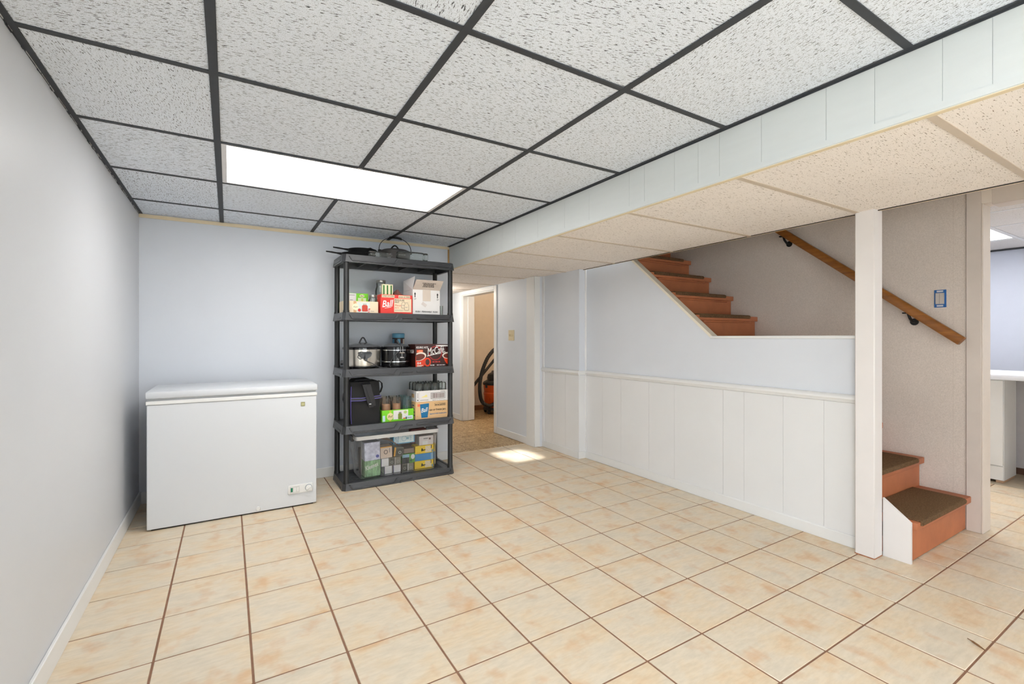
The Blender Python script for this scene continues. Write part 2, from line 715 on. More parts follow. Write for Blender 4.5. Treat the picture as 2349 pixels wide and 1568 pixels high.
XL, YB = -0.518, 4.02
YF = -2.0
XB = 1.755
XS = 2.875
XW = 3.71
XR = 6.5

# ------------------------------------------------------------------ floor
g = G().box(XL - 0.1, 5.05, YF - 0.1, 4.19, -0.05, -0.0022)
floor = top('floor', g, GROUT, 'cream ceramic tile floor with brown grout', 'floor', kind='structure', smooth=False)
TX, TY, FX0, FY0 = 0.2952, 0.2974, -0.224, 3.232
GX, GY = 0.0075, 0.0062
g = G().box(-(TX - GX) / 2, (TX - GX) / 2, -(TY - GY) / 2, (TY - GY) / 2, -0.012, 0.0, 0.0016)
tile_me = mk_mesh('floor_tile', g, FLOOR_TILE, (0, 0, 0))
far_tiles = G()
n_t = 0
for i in range(-2, 18):
    for k in range(-4, 23):
        x0, x1 = FX0 + i * TX, FX0 + (i + 1) * TX
        y1 = FY0 - k * TY
        y0 = y1 - TY
        if x0 > 2.93 and y0 > 0.98 and x1 < XW:
            continue
        if x0 > 3.83 and y0 > 2.2:
            continue
        if y0 > 4.17 or x0 > 5.0 or (x0 > 2.9 and y0 > 3):
            continue
        fx0, fx1 = max(x0 + GX / 2, XL - 0.03), min(x1 - GX / 2, 5.048)
        fy0, fy1 = y0 + GY / 2, min(y1 - GY / 2, 4.19)
        full = fx0 == x0 + GX / 2 and fx1 == x1 - GX / 2 and fy1 == y1 - GY / 2
        vis = any(in_view(a, b, 0) for a in (x0, (x0 + x1) / 2, x1) for b in (y0, (y0 + y1) / 2, y1))
        if x0 > 3.83 and y0 > 1.35:
            vis = False
        if x1 < 1.6 and y0 > 3.95:
            vis = False
        if not vis:
            far_tiles.box(fx0, fx1, fy0, fy1, -0.012, 0.0)
            continue
        n_t += 1
        dz = random.uniform(-0.0006, 0.0004)
        if full:
            inst('floor_tile', tile_me, floor, Vector(((x0 + x1) / 2, (y0 + y1) / 2, dz)) - ORIG[floor])
        else:
            cx, cy = (fx0 + fx1) / 2, (fy0 + fy1) / 2
            gg = G().box(fx0 - cx, fx1 - cx, fy0 - cy, fy1 - cy, -0.012, 0.0, 0.0016)
            inst('floor_tile', mk_mesh('floor_tile', gg, FLOOR_TILE), floor, Vector((cx, cy, dz)) - ORIG[floor])
part('tile_field', far_tiles, FLOOR_TILE, floor, kind='stuff', smooth=False)

g = G().box(1.6, 4.4, 4.19, 6.75, -0.05, -0.001)
top('floor_hall', g, VINYL, 'brown swirl patterned vinyl floor of the back hall', 'floor', kind='structure', smooth=False)
g = G().box(5.05, XR + 0.1, YF, 3.0, -0.05, -0.001)
top('floor_side_room', g, M('grey_beige_vinyl', (176, 162, 140), 0.5, var=0.12, scale=18), 'grey beige vinyl floor under the side room counter', 'floor', kind='structure', smooth=False)

# ------------------------------------------------------------------ walls
g = G()
l0, l1, h0, h1 = SIDE
for (ya, yb, za, zb) in ((YF - 0.1, l0, -0.02, 2.1), (l1, YB + 0.1, -0.02, 2.1), (l0, l1, -0.02, h0), (l0, l1, h1, 2.1)):
    g.box(XL - 0.1, XL, ya, yb, za, zb)
top('wall_left', g, WALL_LEFT, 'long smooth off-white wall at the left', 'wall', kind='structure', smooth=False)
g = G().box(XL, 1.768, YB, YB + 0.1, -0.02, 2.1)
wb = top('wall_back', g, WALL_BLUE, 'pale blue back wall behind freezer and shelving', 'wall', kind='structure', smooth=False)
part('panel_edge', G().box(1.742, 1.754, YB - 0.006, YB, 1.80, 1.945), RAW_WOOD, wb, 'bare wood panel edge')
# front wall behind the camera with an unseen slit added and shaped for the sun patch
wx0, wx1, wz0, wz1 = SLIT_C.x - 0.17, SLIT_C.x + 0.17, SLIT_C.z - 0.0195, SLIT_C.z + 0.0195
d0, d1, e0, e1 = ADDED_DOOR
g = G()
for (xa, xb, za, zb) in ((XL, d0, -0.02, 2.1), (d1, wx0, -0.02, 2.1), (wx0, wx1, -0.02, wz0), (wx0, wx1, wz1, 2.1), (d0, d1, -0.02, e0), (d0, d1, e1, 2.1), (wx1, XR + 0.1, -0.02, 2.1)):
    g.box(xa, xb, YF - 0.1, YF, za, zb)
top('wall_front', g, WALL_BLUE, 'pale blue wall with added glass doors behind the viewer', 'wall', kind='structure', smooth=False)
gd = thing('added_door_front', ((d0 + d1) / 2, YF - 0.05, 0), 'white framed sliding glass doors added unseen behind the viewer for daylight', 'door', kind='structure')  # unseen glass doors added as a daylight source
for (xa, xb) in ((d0, d0 + 0.06), ((d0 + d1) / 2 - 0.04, (d0 + d1) / 2 + 0.04), (d1 - 0.06, d1)):
    part('frame_stile', G().box(xa, xb, YF - 0.08, YF - 0.03, e0, e1, 0.003), WHITE_TRIM, gd)
for (za, zb) in ((e0, e0 + 0.06), (e1 - 0.06, e1)):
    part('frame_rail', G().box(d0 + 0.06, d1 - 0.06, YF - 0.079, YF - 0.031, za, zb, 0.003), WHITE_TRIM, gd)
for (xa, xb) in ((d0 + 0.06, (d0 + d1) / 2 - 0.04), ((d0 + d1) / 2 + 0.04, d1 - 0.06)):
    part('pane', G().add([(xa, YF - 0.055, e0 + 0.06), (xb, YF - 0.055, e0 + 0.06), (xb, YF - 0.055, e1 - 0.06), (xa, YF - 0.055, e1 - 0.06)], [(0, 1, 2, 3)]), PANE, gd, smooth=False)
gd = thing('added_door_left', (XL - 0.05, (l0 + l1) / 2, 0), 'white framed glass doors in the left wall added unseen behind the viewer for side light', 'door', kind='structure')  # second unseen pair, added to light the right side of the room
for (ya, yb) in ((l0, l0 + 0.06), ((l0 + l1) / 2 - 0.04, (l0 + l1) / 2 + 0.04), (l1 - 0.06, l1)):
    part('frame_stile', G().box(XL - 0.08, XL - 0.03, ya, yb, h0, h1, 0.003), WHITE_TRIM, gd)
for (za, zb) in ((h0, h0 + 0.06), (h1 - 0.06, h1)):
    part('frame_rail', G().box(XL - 0.079, XL - 0.031, l0 + 0.06, l1 - 0.06, za, zb, 0.003), WHITE_TRIM, gd)
for (ya, yb) in ((l0 + 0.06, (l0 + l1) / 2 - 0.04), ((l0 + l1) / 2 + 0.04, l1 - 0.06)):
    part('pane', G().add([(XL - 0.055, ya, h0 + 0.06), (XL - 0.055, yb, h0 + 0.06), (XL - 0.055, yb, h1 - 0.06), (XL - 0.055, ya, h1 - 0.06)], [(0, 1, 2, 3)]), PANE, gd, smooth=False)
# patio and garden fence added outside: one bounces light up, one blocks the sun
g = G().box(-8, 9, -9, 6, -0.2, -0.06)
top('reflector', g, M('pale_concrete', (206, 204, 198), 0.9, var=0.06, scale=3), 'pale concrete patio added outside to bounce daylight in', 'reflector', kind='structure', smooth=False)
fn = thing('sun_blocker', (-0.1, -6.0, -0.03), 'white board fence added to keep the sun off the glass doors', 'blocker')
for q in range(30):
    x = -3.12 + q * 0.2
    part('board', G().box(x, x + 0.2, -6.02, -6.0, -0.06, 3.0), WHITE_TRIM, fn, smooth=False)

# baseboards
g = G().box(XL, XL + 0.012, SIDE[1] + 0.01, YB, 0.0, 0.085, 0.003)
top('baseboard_left', g, WHITE_TRIM, 'white baseboard along the left wall', 'baseboard', kind='structure')
g = G().box(XL + 0.012, 1.765, YB - 0.012, YB, 0.0, 0.078, 0.003)
top('baseboard_back', g, WHITE_TRIM, 'white baseboard along the back wall', 'baseboard', kind='structure')
# cream strip at the top of the back wall
g = G().box(XL, XB - 0.002, YB - 0.008, YB, zc(YB) - 0.026, zc(YB) - 0.002, 0.001)
top('trim_1', g, CREAM_TRIM, 'cream wood strip at the top of the back wall', 'trim', kind='structure')

# ------------------------------------------------------------------ suspended ceiling (built flat, tilted as the real one)
CG, CX0, CY0 = 0.6107, -0.041, 1.7998


def tilted(name, z0, slope, g, mat, label):
    o = bpy.data.objects.new(name, mk_mesh(name, g, mat, (0, 0, 0), False))
    o.location = (0, 0, z0)
    o.rotation_euler = (-math.atan(slope), 0, 0)
    COL.objects.link(o)
    ORIG[o] = Vector((0, 0, 0))
    return props(o, label, 'ceiling', None, 'structure')


g = G().box(XL - 0.1, XB + 0.05, YF - 0.1, YB + 0.15, 0.05, 0.10)
ceiling = tilted('ceiling', 1.998, 0.007, g, M('dark_deck', (90, 88, 86), 0.9), 'suspended ceiling of grey fissured tiles in a charcoal grid')
troffers = []


def light_cell(i, k):
    return (i in (0, 1)) and k in (1, -4)


gt = G().box(-CG / 2 + 0.003, CG / 2 - 0.003, -CG / 2 + 0.003, CG / 2 - 0.003, 0.0035, 0.016)
ct_me = mk_mesh('ceiling_tile', gt, CEIL_GREY, smooth=False)
for i in range(-1, 3):
    x0 = XL if i == -1 else CX0 + i * CG
    x1 = min(CX0 + (i + 1) * CG, XB)
    for k in range(-9, 4):
        y0 = max(CY0 + k * CG, YF)
        y1 = min(CY0 + (k + 1) * CG, YB)
        if y1 <= YF or light_cell(i, k):
            continue
        if i in (0, 1) and k < 3 and y0 > YF:
            o = inst('ceiling_tile', ct_me, ceiling, ((x0 + x1) / 2, (y0 + y1) / 2, random.uniform(0, 0.0015)))
        else:
            cx, cy = (x0 + x1) / 2, (y0 + y1) / 2
            gg = G().box(x0 - cx + 0.002, x1 - cx - 0.002, y0 - cy + 0.002, y1 - cy - 0.002, 0.0035, 0.016)
            inst('ceiling_tile', mk_mesh('ceiling_tile', gg, CEIL_GREY, smooth=False), ceiling, (cx, cy, random.uniform(0, 0.0015)))


def tee(parent, x0, x1, y0, y1, mat, along, w=0.024, name='grid_bar'):
    gg = G()
    if along == 'y':
        gg.box(x0 - w / 2, x0 + w / 2, y0, y1, 0.0, 0.003)
        gg.box(x0 - 0.002, x0 + 0.002, y0, y1, 0.003, 0.035)
    else:
        gg.box(x0, x1, y0 - w / 2, y0 + w / 2, 0.0005, 0.0035)
        gg.box(x0, x1, y0 - 0.002, y0 + 0.002, 0.0035, 0.035)
    return part(name, gg, mat, parent, smooth=False)


for i in range(0, 3):
    x = CX0 + i * CG
    if i == 1:
        for ya, yb in ((YF, CY0 - 4 * CG), (CY0 - 3 * CG, CY0 + CG), (CY0 + 2 * CG, YB)):
            tee(ceiling, x, x, ya, yb, GRID_DARK, 'y')
    else:
        tee(ceiling, x, x, YF, YB, GRID_DARK, 'y', 0.026)
for k in range(-6, 4):
    y = CY0 + k * CG
    for i in range(-1, 3):
        x0 = XL if i == -1 else CX0 + i * CG + 0.012
        x1 = min(CX0 + (i + 1) * CG - 0.012, XB)
        tee(ceiling, x0, x1, y, y, GRID_DARK, 'x', 0.022)
# wall angles
part('wall_angle', G().box(XL, XL + 0.020, YF, YB, 0.0, 0.003).box(XL, XL + 0.002, YF, YB, -0.004, 0.02), GRID_DARK, ceiling, smooth=False)
part('wall_angle', G().box(XB - 0.016, XB - 0.001, YF, YB, -0.001, 0.003).box(XB - 0.003, XB - 0.001, YF, YB, -0.006, 0.02), GRID_DARK, ceiling, smooth=False)
# chipped paint left on the wall below the left angle
rg = random.Random(5)
chips = G()
chips_w = G()
for q in range(60):
    y = rg.uniform(1.6, 3.95)
    l = rg.uniform(0.01, 0.05)
    chips_w.box(XL + 0.002, XL + 0.0027, y, y + l, -0.003 + rg.uniform(-0.001, 0.001), -0.001 + rg.uniform(0, 0.002))
part('bare_paint_flecks', chips_w, WHITE_TRIM, ceiling, kind='stuff', smooth=False)
for q in range(46):
    y = rg.uniform(0.9, 3.95)
    l = rg.uniform(0.008, 0.05)
    chips.box(XL + 0.0005, XL + 0.0025, y, y + l, -0.005 - rg.uniform(0, 0.004), -0.003)
part('paint_chips', chips, GRID_DARK, ceiling, kind='stuff', smooth=False)


def troffer(name, x0, x1, y0, y1, z, slope, label, group):
    yc = (y0 + y1) / 2
    t = thing(name, (0, 0, 0), label, 'ceiling light', group)
    t.location = ((x0 + x1) / 2, yc, z - slope * yc)
    t.rotation_euler = (-math.atan(slope), 0, 0)
    hx, hy = (x1 - x0) / 2, (y1 - y0) / 2
    f = 0.022
    gg = G()
    gg.box(-hx, -hx + f, -hy, hy, 0.001, 0.012, 0.001)
    gg.box(hx - f, hx, -hy, hy, 0.001, 0.012, 0.001)
    gg.box(-hx + f, hx - f, -hy, -hy + f * 0.6, 0.001, 0.012, 0.001)
    gg.box(-hx + f, hx - f, hy - f * 0.6, hy, 0.001, 0.012, 0.001)
    part('frame', gg, GRID_WHITE, t)
    part('diffuser', G().box(-hx + f, hx - f, -hy + f * 0.6, hy - f * 0.6, 0.006, 0.010), LIGHT_PANEL, t, smooth=False)
    part('housing', G().box(-hx, hx, -hy, hy, 0.014, 0.045), GRID_WHITE, t, smooth=False)
    return t


troffer('fluorescent_troffer', CX0 + 0.013, CX0 + 2 * CG - 0.013, CY0 + CG + 0.011, CY0 + 2 * CG - 0.011, 1.998, 0.007,
        'lit white fluorescent panel in the dark ceiling grid', 'fluorescent ceiling panels')
troffer('fluorescent_troffer', CX0 + 0.013, CX0 + 2 * CG - 0.013, CY0 - 4 * CG + 0.011, CY0 - 3 * CG - 0.011, 1.998, 0.007,
        'lit white fluorescent panel added behind the viewer as fill light', 'fluorescent ceiling panels')  # panel out of view, added to brighten the main room

# ------------------------------------------------------------------ bulkhead face (beam) of vertical boards
seams = [YF, -1.4, -1.1, -0.7, -0.45, -0.2, 0.06, 0.24, 0.403, 0.506, 0.671, 0.812, 1.04, 1.22, 1.323, 1.45, 1.632, 1.733, 2.044, 2.27, 2.56, 2.845, 3.027, 3.246, 3.418, 3.627, 3.773, 3.928, YB + 0.12]
g = G().prism([(YF, zs(YF) + 0.004), (YB + 0.12, zs(YB) + 0.004), (YB + 0.12, 2.09), (YF, 2.09)], 'x', XB + 0.002, XB + 0.05)
bulk = top('wall_bulkhead', g, M('groove_paint', (206, 212, 212), 0.7), 'mint white boarded bulkhead face along the ceiling', 'wall', kind='structure', smooth=False)
for a, b in zip(seams[:-1], seams[1:]):
    a2, b2 = a + 0.0006, b - 0.0006
    pg = G().prism([(a2, zs(a2) + 0.001), (b2, zs(b2) + 0.001), (b2, zc(b2) + 0.02), (a2, zc(a2) + 0.02)], 'x', XB, XB + 0.0021)
    part('board', pg, BEAM_PAINT, bulk, smooth=False)
# low moulding along the bottom of the boards
pg = G().prism([(YF, zs(YF) + 0.002), (YB + 0.1, zs(YB) + 0.002), (YB + 0.1, zs(YB) + 0.024), (YF, zs(YF) + 0.024)], 'x', XB - 0.004, XB)
part('bottom_moulding', pg, BEAM_PAINT, bulk)

# ------------------------------------------------------------------ beige soffit ceiling
XSO = 2.858
g = G().box(XB + 0.004, XSO, YF, 6.6, 0.012, 0.05)
soffit = tilted('ceiling_soffit', 1.787, 0.0075, g, M('soffit_deck', (120, 112, 104), 0.9), 'low beige tiled soffit ceiling beside the bulkhead')
rows = [YF] + [0.539 + 0.612 * k for k in range(-4, 7)] + [4.88, 5.5, 6.1, 6.6]
rows = sorted(set(round(r, 3) for r in rows))
for a, b in zip(rows[:-1], rows[1:]):
    cy = (a + b) / 2
    xr = XSO - 0.012 if a < 4.1 else XSO - 0.012
    cx = (XB + 0.02 + xr) / 2
    gg = G().box(XB + 0.02 - cx, xr - cx, a - cy + 0.001, b - cy - 0.001, 0.003, 0.012)
    inst('ceiling_tile', mk_mesh('ceiling_tile', gg, CEIL_BEIGE, smooth=False), soffit, (cx, cy, 0))
for r in rows[1:-1]:
    part('grid_bar', G().box(XB + 0.02, XSO - 0.012, r - 0.012, r + 0.012, 0.0, 0.0032), GRID_BEIGE, soffit, smooth=False)
part('edge_strip', G().box(XB + 0.001, XB + 0.022, YF, 6.6, -0.0015, 0.003), CREAM_TRIM, soffit, smooth=False)
part('edge_strip', G().box(XSO - 0.014, XSO, YF, 6.6, -0.001, 0.006), CREAM_TRIM, soffit, smooth=False)
part('edge_gap', G().box(XSO - 0.0165, XSO - 0.0135, YF, 6.6, -0.0016, 0.004), DARK_GAP, soffit, smooth=False)

# upper side of soffit, entry ceiling and side room ceiling
g = G().prism([(YF, zs(YF) + 0.03), (0.93, zs(0.9) + 0.03), (0.93, 2.1), (YF, 2.1)], 'x', XSO - 0.05, XSO - 0.002)
top('wall_soffit_side', g, CREAM_TRIM, 'cream upright side of the soffit by the stair entry', 'wall', kind='structure', smooth=False)
g = G().box(XSO, 3.83, YF, 0.935, 1.988, 2.06)
top('ceiling_entry', g, GRID_BEIGE, 'cream ceiling strip above the stair entry', 'ceiling', kind='structure', smooth=False)

# ------------------------------------------------------------------ side room
g = G().box(3.7, XR, YF, 3.0, 2.012, 2.08)
cs = top('ceiling_side_room', g, M('deck_pale', (150, 148, 146), 0.9), 'white tiled ceiling of the side room', 'ceiling', kind='structure', smooth=False)
sx = [3.83, 4.51, 5.12, 5.86, 6.5]
sy = [YF, -1.28, -0.66, -0.04, 0.57, 1.185, 1.82, 2.43, 3.0]
for i in range(4):
    for k in range(8):
        if i in (1, 2) and k == 5:
            continue
        x0, x1, y0, y1 = sx[i], sx[i + 1], sy[k], sy[k + 1]
        part('ceiling_tile', G().box(x0 + 0.002, x1 - 0.002, y0 + 0.002, y1 - 0.002, 1.9935, 2.005), CEIL_WHITE, cs, smooth=False)
for x in sx[1:-1]:
    for ya, yb in (((YF, 1.185), (1.82, 3.0)) if x == 5.12 else ((YF, 3.0),)):
        part('grid_bar', G().box(x - 0.012, x + 0.012, ya, yb, 1.990, 1.993), GRID_WHITE, cs, smooth=False)
for y in sy[1:-1]:
    part('grid_bar', G().box(3.83, 6.5, y - 0.012, y + 0.012, 1.9895, 1.9925), GRID_WHITE, cs, smooth=False)
part('wall_angle', G().box(6.47, 6.5, YF, 3.0, 1.978, 1.99), GRID_DARK, cs, smooth=False)
troffer('fluorescent_troffer', 4.525, 5.845, 1.2, 1.805, 1.992, 0.0, 'lit fluorescent panel in the side room ceiling', 'fluorescent ceiling panels')
troffer('fluorescent_troffer', 4.525, 5.845, -0.65, -0.05, 1.985, 0.0, 'lit fluorescent panel added out of view in the side room as fill light', 'fluorescent ceiling panels')  # second side room panel, unseen, added for more light on the right
g = G().box(XR, XR + 0.1, YF, 3.0, -0.02, 2.1)
top('wall_side_room', g, M('pale_periwinkle_paint', (202, 208, 224), 0.6, var=0.01), 'pale periwinkle far wall of the side room', 'wall', kind='structure', smooth=False)
g = G().box(3.83, XR + 0.1, 3.0, 3.1, -0.02, 2.1)
top('wall_side_room_end', g, WALL_BLUE, 'pale blue end wall of the side room', 'wall', kind='structure', smooth=False)
g = G().box(5.60, 5.68, YF + 0.5, 2.99, 0.0, 0.80)
hw = top('half_wall', g, M('grey_wall_paint', (196, 190, 190), 0.7, var=0.03, scale=20), 'grey half wall under the white counter', 'half wall', smooth=False)
part('baseboard', G().box(5.588, 5.60, YF + 0.5, 2.99, 0.0, 0.05), M('dark_brown_base', (92, 62, 44), 0.6), hw, 'dark brown baseboard')
g = G().box(5.06, 5.74, YF + 0.5, 2.98, 0.803, 0.845, 0.006)
top('countertop', g, M('white_laminate', (236, 240, 248), 0.35, var=0.01), 'white laminate counter top on the half wall and cabinet', 'counter')
cb = thing('base_cabinet', (5.27, 1.6, 0), 'white narrow base cabinet under the side room counter', 'cabinet')
part('body', G().box(5.128, 5.44, 1.113, 2.1, 0.018, 0.80, 0.002), FREEZER_TRIM, cb)
part('door', G().box(5.108, 5.127, 1.116, 1.6, 0.135, 0.795, 0.002), FREEZER_TRIM, cb)
part('door', G().box(5.108, 5.127, 1.604, 2.09, 0.135, 0.795, 0.002), FREEZER_TRIM, cb)
part('toe_board', G().box(5.116, 5.127, 1.116, 2.09, 0.022, 0.128, 0.002), FREEZER_TRIM, cb)
part('foot', G().box(5.13, 5.43, 1.118, 1.16, 0.0, 0.018), M('tan_foot', (196, 160, 130), 0.6), cb)
part('foot', G().box(5.13, 5.43, 1.9, 1.95, 0.0, 0.018), MATS['tan_foot'], cb)

# ------------------------------------------------------------------ stair side: half-height wall with sloped top
zt = 1.122
ys0, ys1, ydg0, ydg1 = 1.161, 3.40, 2.062, 2.842
slope = (1.792 - zt) / (ydg1 - ydg0)
poly = [(ys0, -0.01), (ys1, -0.01), (ys1, 2.05), (ydg1, 2.05), (ydg1, 1.792), (ydg0, zt), (ys0, zt)]
g = G().prism(poly, 'x', XS, XS + 0.04)
ws = top('wall_stair', g, WALL_BLUE, 'pale blue stair wall with a sloped top and white wainscot', 'wall', kind='structure', smooth=False)
wain = [ys0, 1.339, 1.566, 1.816, 1.967, 2.372, 2.62, 2.932, 3.163, ys1 - 0.018]
for a, b in zip(wain[:-1], wain[1:]):
    part('wainscot_board', G().box(XS - 0.006, XS, a + 0.0007, b - 0.0007, 0.0, 0.775), WHITE_PANEL, ws, smooth=False)
rail_prof = [(0.0, 0.775), (-0.012, 0.778), (-0.016, 0.790), (-0.022, 0.797), (-0.020, 0.808), (-0.010, 0.818), (0.0, 0.821)]


def chair_rail(x, ya, yb, par):
    gg = G().prism([(ya, 0), (yb, 0)], 'x', 0, 0) if False else G()
    n = len(rail_prof)
    vs_ = [(x + p[0], ya, p[1]) for p in rail_prof] + [(x + p[0], yb, p[1]) for p in rail_prof]
    fs = [tuple(range(n)), tuple(range(2 * n - 1, n - 1, -1))] + [(i, i + n, (i + 1) % n + n, (i + 1) % n) for i in range(n)]
    gg.add(vs_, fs)
    return part('chair_rail', gg, WHITE_TRIM, par)


chair_rail(XS - 0.004, ys0, ys1, ws)
part('corner_bead', G().box(XS - 0.014, XS, ys1 - 0.018, ys1, 0.0, 1.78, 0.003), WHITE_TRIM, ws)
part('baseboard', G().box(XS - 0.016, XS, ys0, ys1, 0.0, 0.065, 0.003), WHITE_TRIM, ws)
# cap on the level part and on the slope
part('cap', G().box(XS - 0.008, XS + 0.052, ys0, ydg0 + 0.004, zt, zt + 0.018, 0.002), WHITE_TRIM, ws)
L = math.hypot(ydg1 - ydg0, 1.792 - zt)
ang = math.atan(slope)
dgp = [(ydg0 - 0.004, zt), (ydg1, 1.792), (ydg1, 1.792 + 0.022), (ydg0 - 0.012, zt + 0.018)]
part('sloped_cap', G().prism(dgp, 'x', XS - 0.007, XS + 0.052), M('cream_cap_paint', (232, 224, 208), 0.5, var=0.02), ws)
# projecting pilaster wall beyond
XP = 2.795
g = G().box(XP, XS + 0.034, 3.40, 3.985, -0.01, 2.05)
wp = top('wall_pilaster', g, WALL_BLUE, 'short projecting wall section past the stair wall', 'wall', kind='structure', smooth=False)
pil = [3.40, 3.598, 3.814, 3.96]
for a, b in zip(pil[:-1], pil[1:]):
    part('wainscot_board', G().box(XP - 0.006, XP, a + 0.0012, b - 0.0012, 0.0, 0.775), WHITE_PANEL, wp, smooth=False)
part('wainscot_board', G().box(XP - 0.006, XS - 0.006, 3.394, 3.40, 0.0, 0.775), WHITE_PANEL, wp, smooth=False)
part('upper_return', G().box(XP - 0.002, XS - 0.002, 3.396, 3.40, 0.775, 1.77), WALL_BLUE, wp, smooth=False)
chair_rail(XP - 0.004, 3.385, 3.985, wp)
part('chair_rail', G().box(XP - 0.02, XS - 0.004, 3.384, 3.396, 0.778, 0.818, 0.004), WHITE_TRIM, wp)
part('baseboard', G().box(XP - 0.016, XP, 3.388, 3.985, 0.0, 0.065, 0.003), WHITE_TRIM, wp)
part('baseboard', G().box(XP - 0.016, XS - 0.014, 3.385, 3.398, 0.0, 0.065, 0.003), WHITE_TRIM, wp)
part('corner_bead', G().box(XP - 0.014, XP, 3.95, 3.985, 0.0, 1.76, 0.003), WHITE_TRIM, wp)
# narrow boxed column at the hall corner
g = G().box(2.686, 2.755, 3.985, 4.135, 0.0, 1.757, 0.004)
c1 = top('corner_post', g, WHITE_TRIM, 'white boxed post at the hall corner', 'post', kind='structure')
part('face_board', G().box(2.690, 2.753, 3.979, 3.985, 0.002, 1.757, 0.001), WHITE_TRIM, c1)
g = G().box(2.755, XS + 0.034, 3.985, 4.14, -0.01, 2.05)
top('wall_pilaster_end', g, WALL_BLUE, 'pale return wall beside the corner post', 'wall', kind='structure', smooth=False)

# main painted post
g = G().box(2.805, 2.895, 1.073, 1.161, 0.0, zs(1.1) + 0.008, 0.004)
mp = top('support_post', g, POST_PAINT, 'cream painted square post at the foot of the stairs', 'post', kind='structure')
part('scuffed_foot', G().box(2.8045, 2.8955, 1.0725, 1.1615, 0.0, 0.006), M('bare_wood_scuff', (158, 104, 72), 0.8, var=0.2, scale=60), mp, 'chipped brown foot')

# ------------------------------------------------------------------ far stair wall and its end trim
g = G().box(XW, 3.82, 0.905, 4.4, -0.01, 3.1)
wst = top('wall_right', g, TAN_WALL, 'taupe stairwell wall behind the handrail', 'wall', kind='structure', smooth=False)
part('panel_seam', G().box(XW - 0.0006, XW, 1.02, 1.0212, 0.2, 1.98), M('seam_line', (206, 191, 179), 0.8), wst, smooth=False)  # thin strip a little darker than the wall along the seam
dt = thing('trim_2', (3.77, 0.93, 0), 'taupe boxed trim at the end of the stairwell wall', 'trim', kind='structure')
part('side_board', G().box(XW - 0.008, XW, 0.897, 0.962, 0.0, 1.985, 0.002), TAN_TRIM, dt)
part('end_board', G().box(XW - 0.006, 3.832, 0.889, 0.897, 0.0, 1.898, 0.002), M('cream_trim_paint', (226, 214, 202), 0.5, var=0.02), dt)
part('corner_block', G().box(XW - 0.004, 3.832, 0.855, 0.899, 1.898, 1.985, 0.002), MATS['cream_trim_paint'], dt)
g = G().box(XW, 3.832, YF, 0.855, 1.885, 1.99, 0.002)
top('trim_3', g, TAN_TRIM, 'taupe header beam over the side room opening', 'trim', kind='structure')

# stairwell shell above
g = G().box(XSO, XSO + 0.04, 0.93, ydg1, 1.80, 3.1)
g.box(XS, XS + 0.04, ydg1, 4.4, 2.05, 3.1)
top('wall_stairwell_near', g, TAN_WALL, 'upper near wall of the stairwell', 'wall', kind='structure', smooth=False)
g = G().box(XSO, XW, 0.90, 0.94, 1.99, 3.1)
top('wall_stairwell_front', g, TAN_WALL, 'upper front wall of the stairwell', 'wall', kind='structure', smooth=False)
g = G().box(XS, XW + 0.1, 4.3, 4.4, 1.75, 3.1)
top('wall_stairwell_back', g, TAN_WALL, 'upper back wall of the stairwell', 'wall', kind='structure', smooth=False)
g = G().box(XS - 0.05, XW + 0.1, 0.9, 4.4, 3.1, 3.15)
top('ceiling_stairwell', g, TAN_WALL, 'taupe ceiling high over the stairs', 'ceiling', kind='structure', smooth=False)

# ------------------------------------------------------------------ staircase
SXA, SXB = 2.928, 3.703
st = thing('staircase', (3.315, 0.96, 0), 'red-brown painted staircase with brown carpet treads', 'staircase')
NST = 13
for n in range(NST):
    yn = 0.939 + 0.2142 * n
    ztp = 0.2035 + 0.1822 * n
    zprev = 0.0 if n == 0 else 0.2035 + 0.1822 * (n - 1)
    part('riser', G().box(SXA, SXB, yn + 0.026, yn + 0.042, zprev + (0.006 if n == 0 else 0.0), ztp - 0.038), STAIR_PAINT, st, smooth=False)
    part('tread', G().box(SXA, SXB, yn, yn + 0.2142 + 0.042, ztp - 0.038, ztp, 0.005), STAIR_PAINT, st)
    # carpet pad wrapped over the nosing
    xa, xb = 2.965, 3.585
    cz = 0.011
    cp = [(yn + 0.235, ztp), (yn + 0.235, ztp + cz), (yn + 0.01, ztp + cz), (yn - 0.006, ztp + cz - 0.004), (yn - 0.012, ztp - 0.002), (yn - 0.010, ztp - 0.016), (yn, ztp - 0.018), (yn, ztp)]
    part('carpet_pad', G().prism(cp, 'x', xa, xb), CARPET, st)
    # small quarter-round under the nosing
    part('moulding', G().box(SXA + 0.10, SXB - 0.07, yn + 0.010, yn + 0.026, ztp - 0.052, ztp - 0.038, 0.004), STAIR_PAINT, st)
part('landing', G().box(SXA, SXB, 0.939 + 0.2142 * NST, 4.29, 2.53, 2.57), STAIR_PAINT, st, smooth=False)
sk = [(1.073, 0.0), (0.956, 0.0), (0.956, 0.205), (1.073, 0.30)]
part('skirt_panel', G().prism(sk, 'x', 2.900, 2.916), POST_PAINT, st, 'cream painted skirt panel', smooth=False)
hs = [(1.0, 0.02), (3.7, 2.31), (3.7, 2.0), (1.3, 0.0)]
part('stringer', G().prism(hs, 'x', SXA - 0.012, SXA), STAIR_PAINT, st, smooth=False)

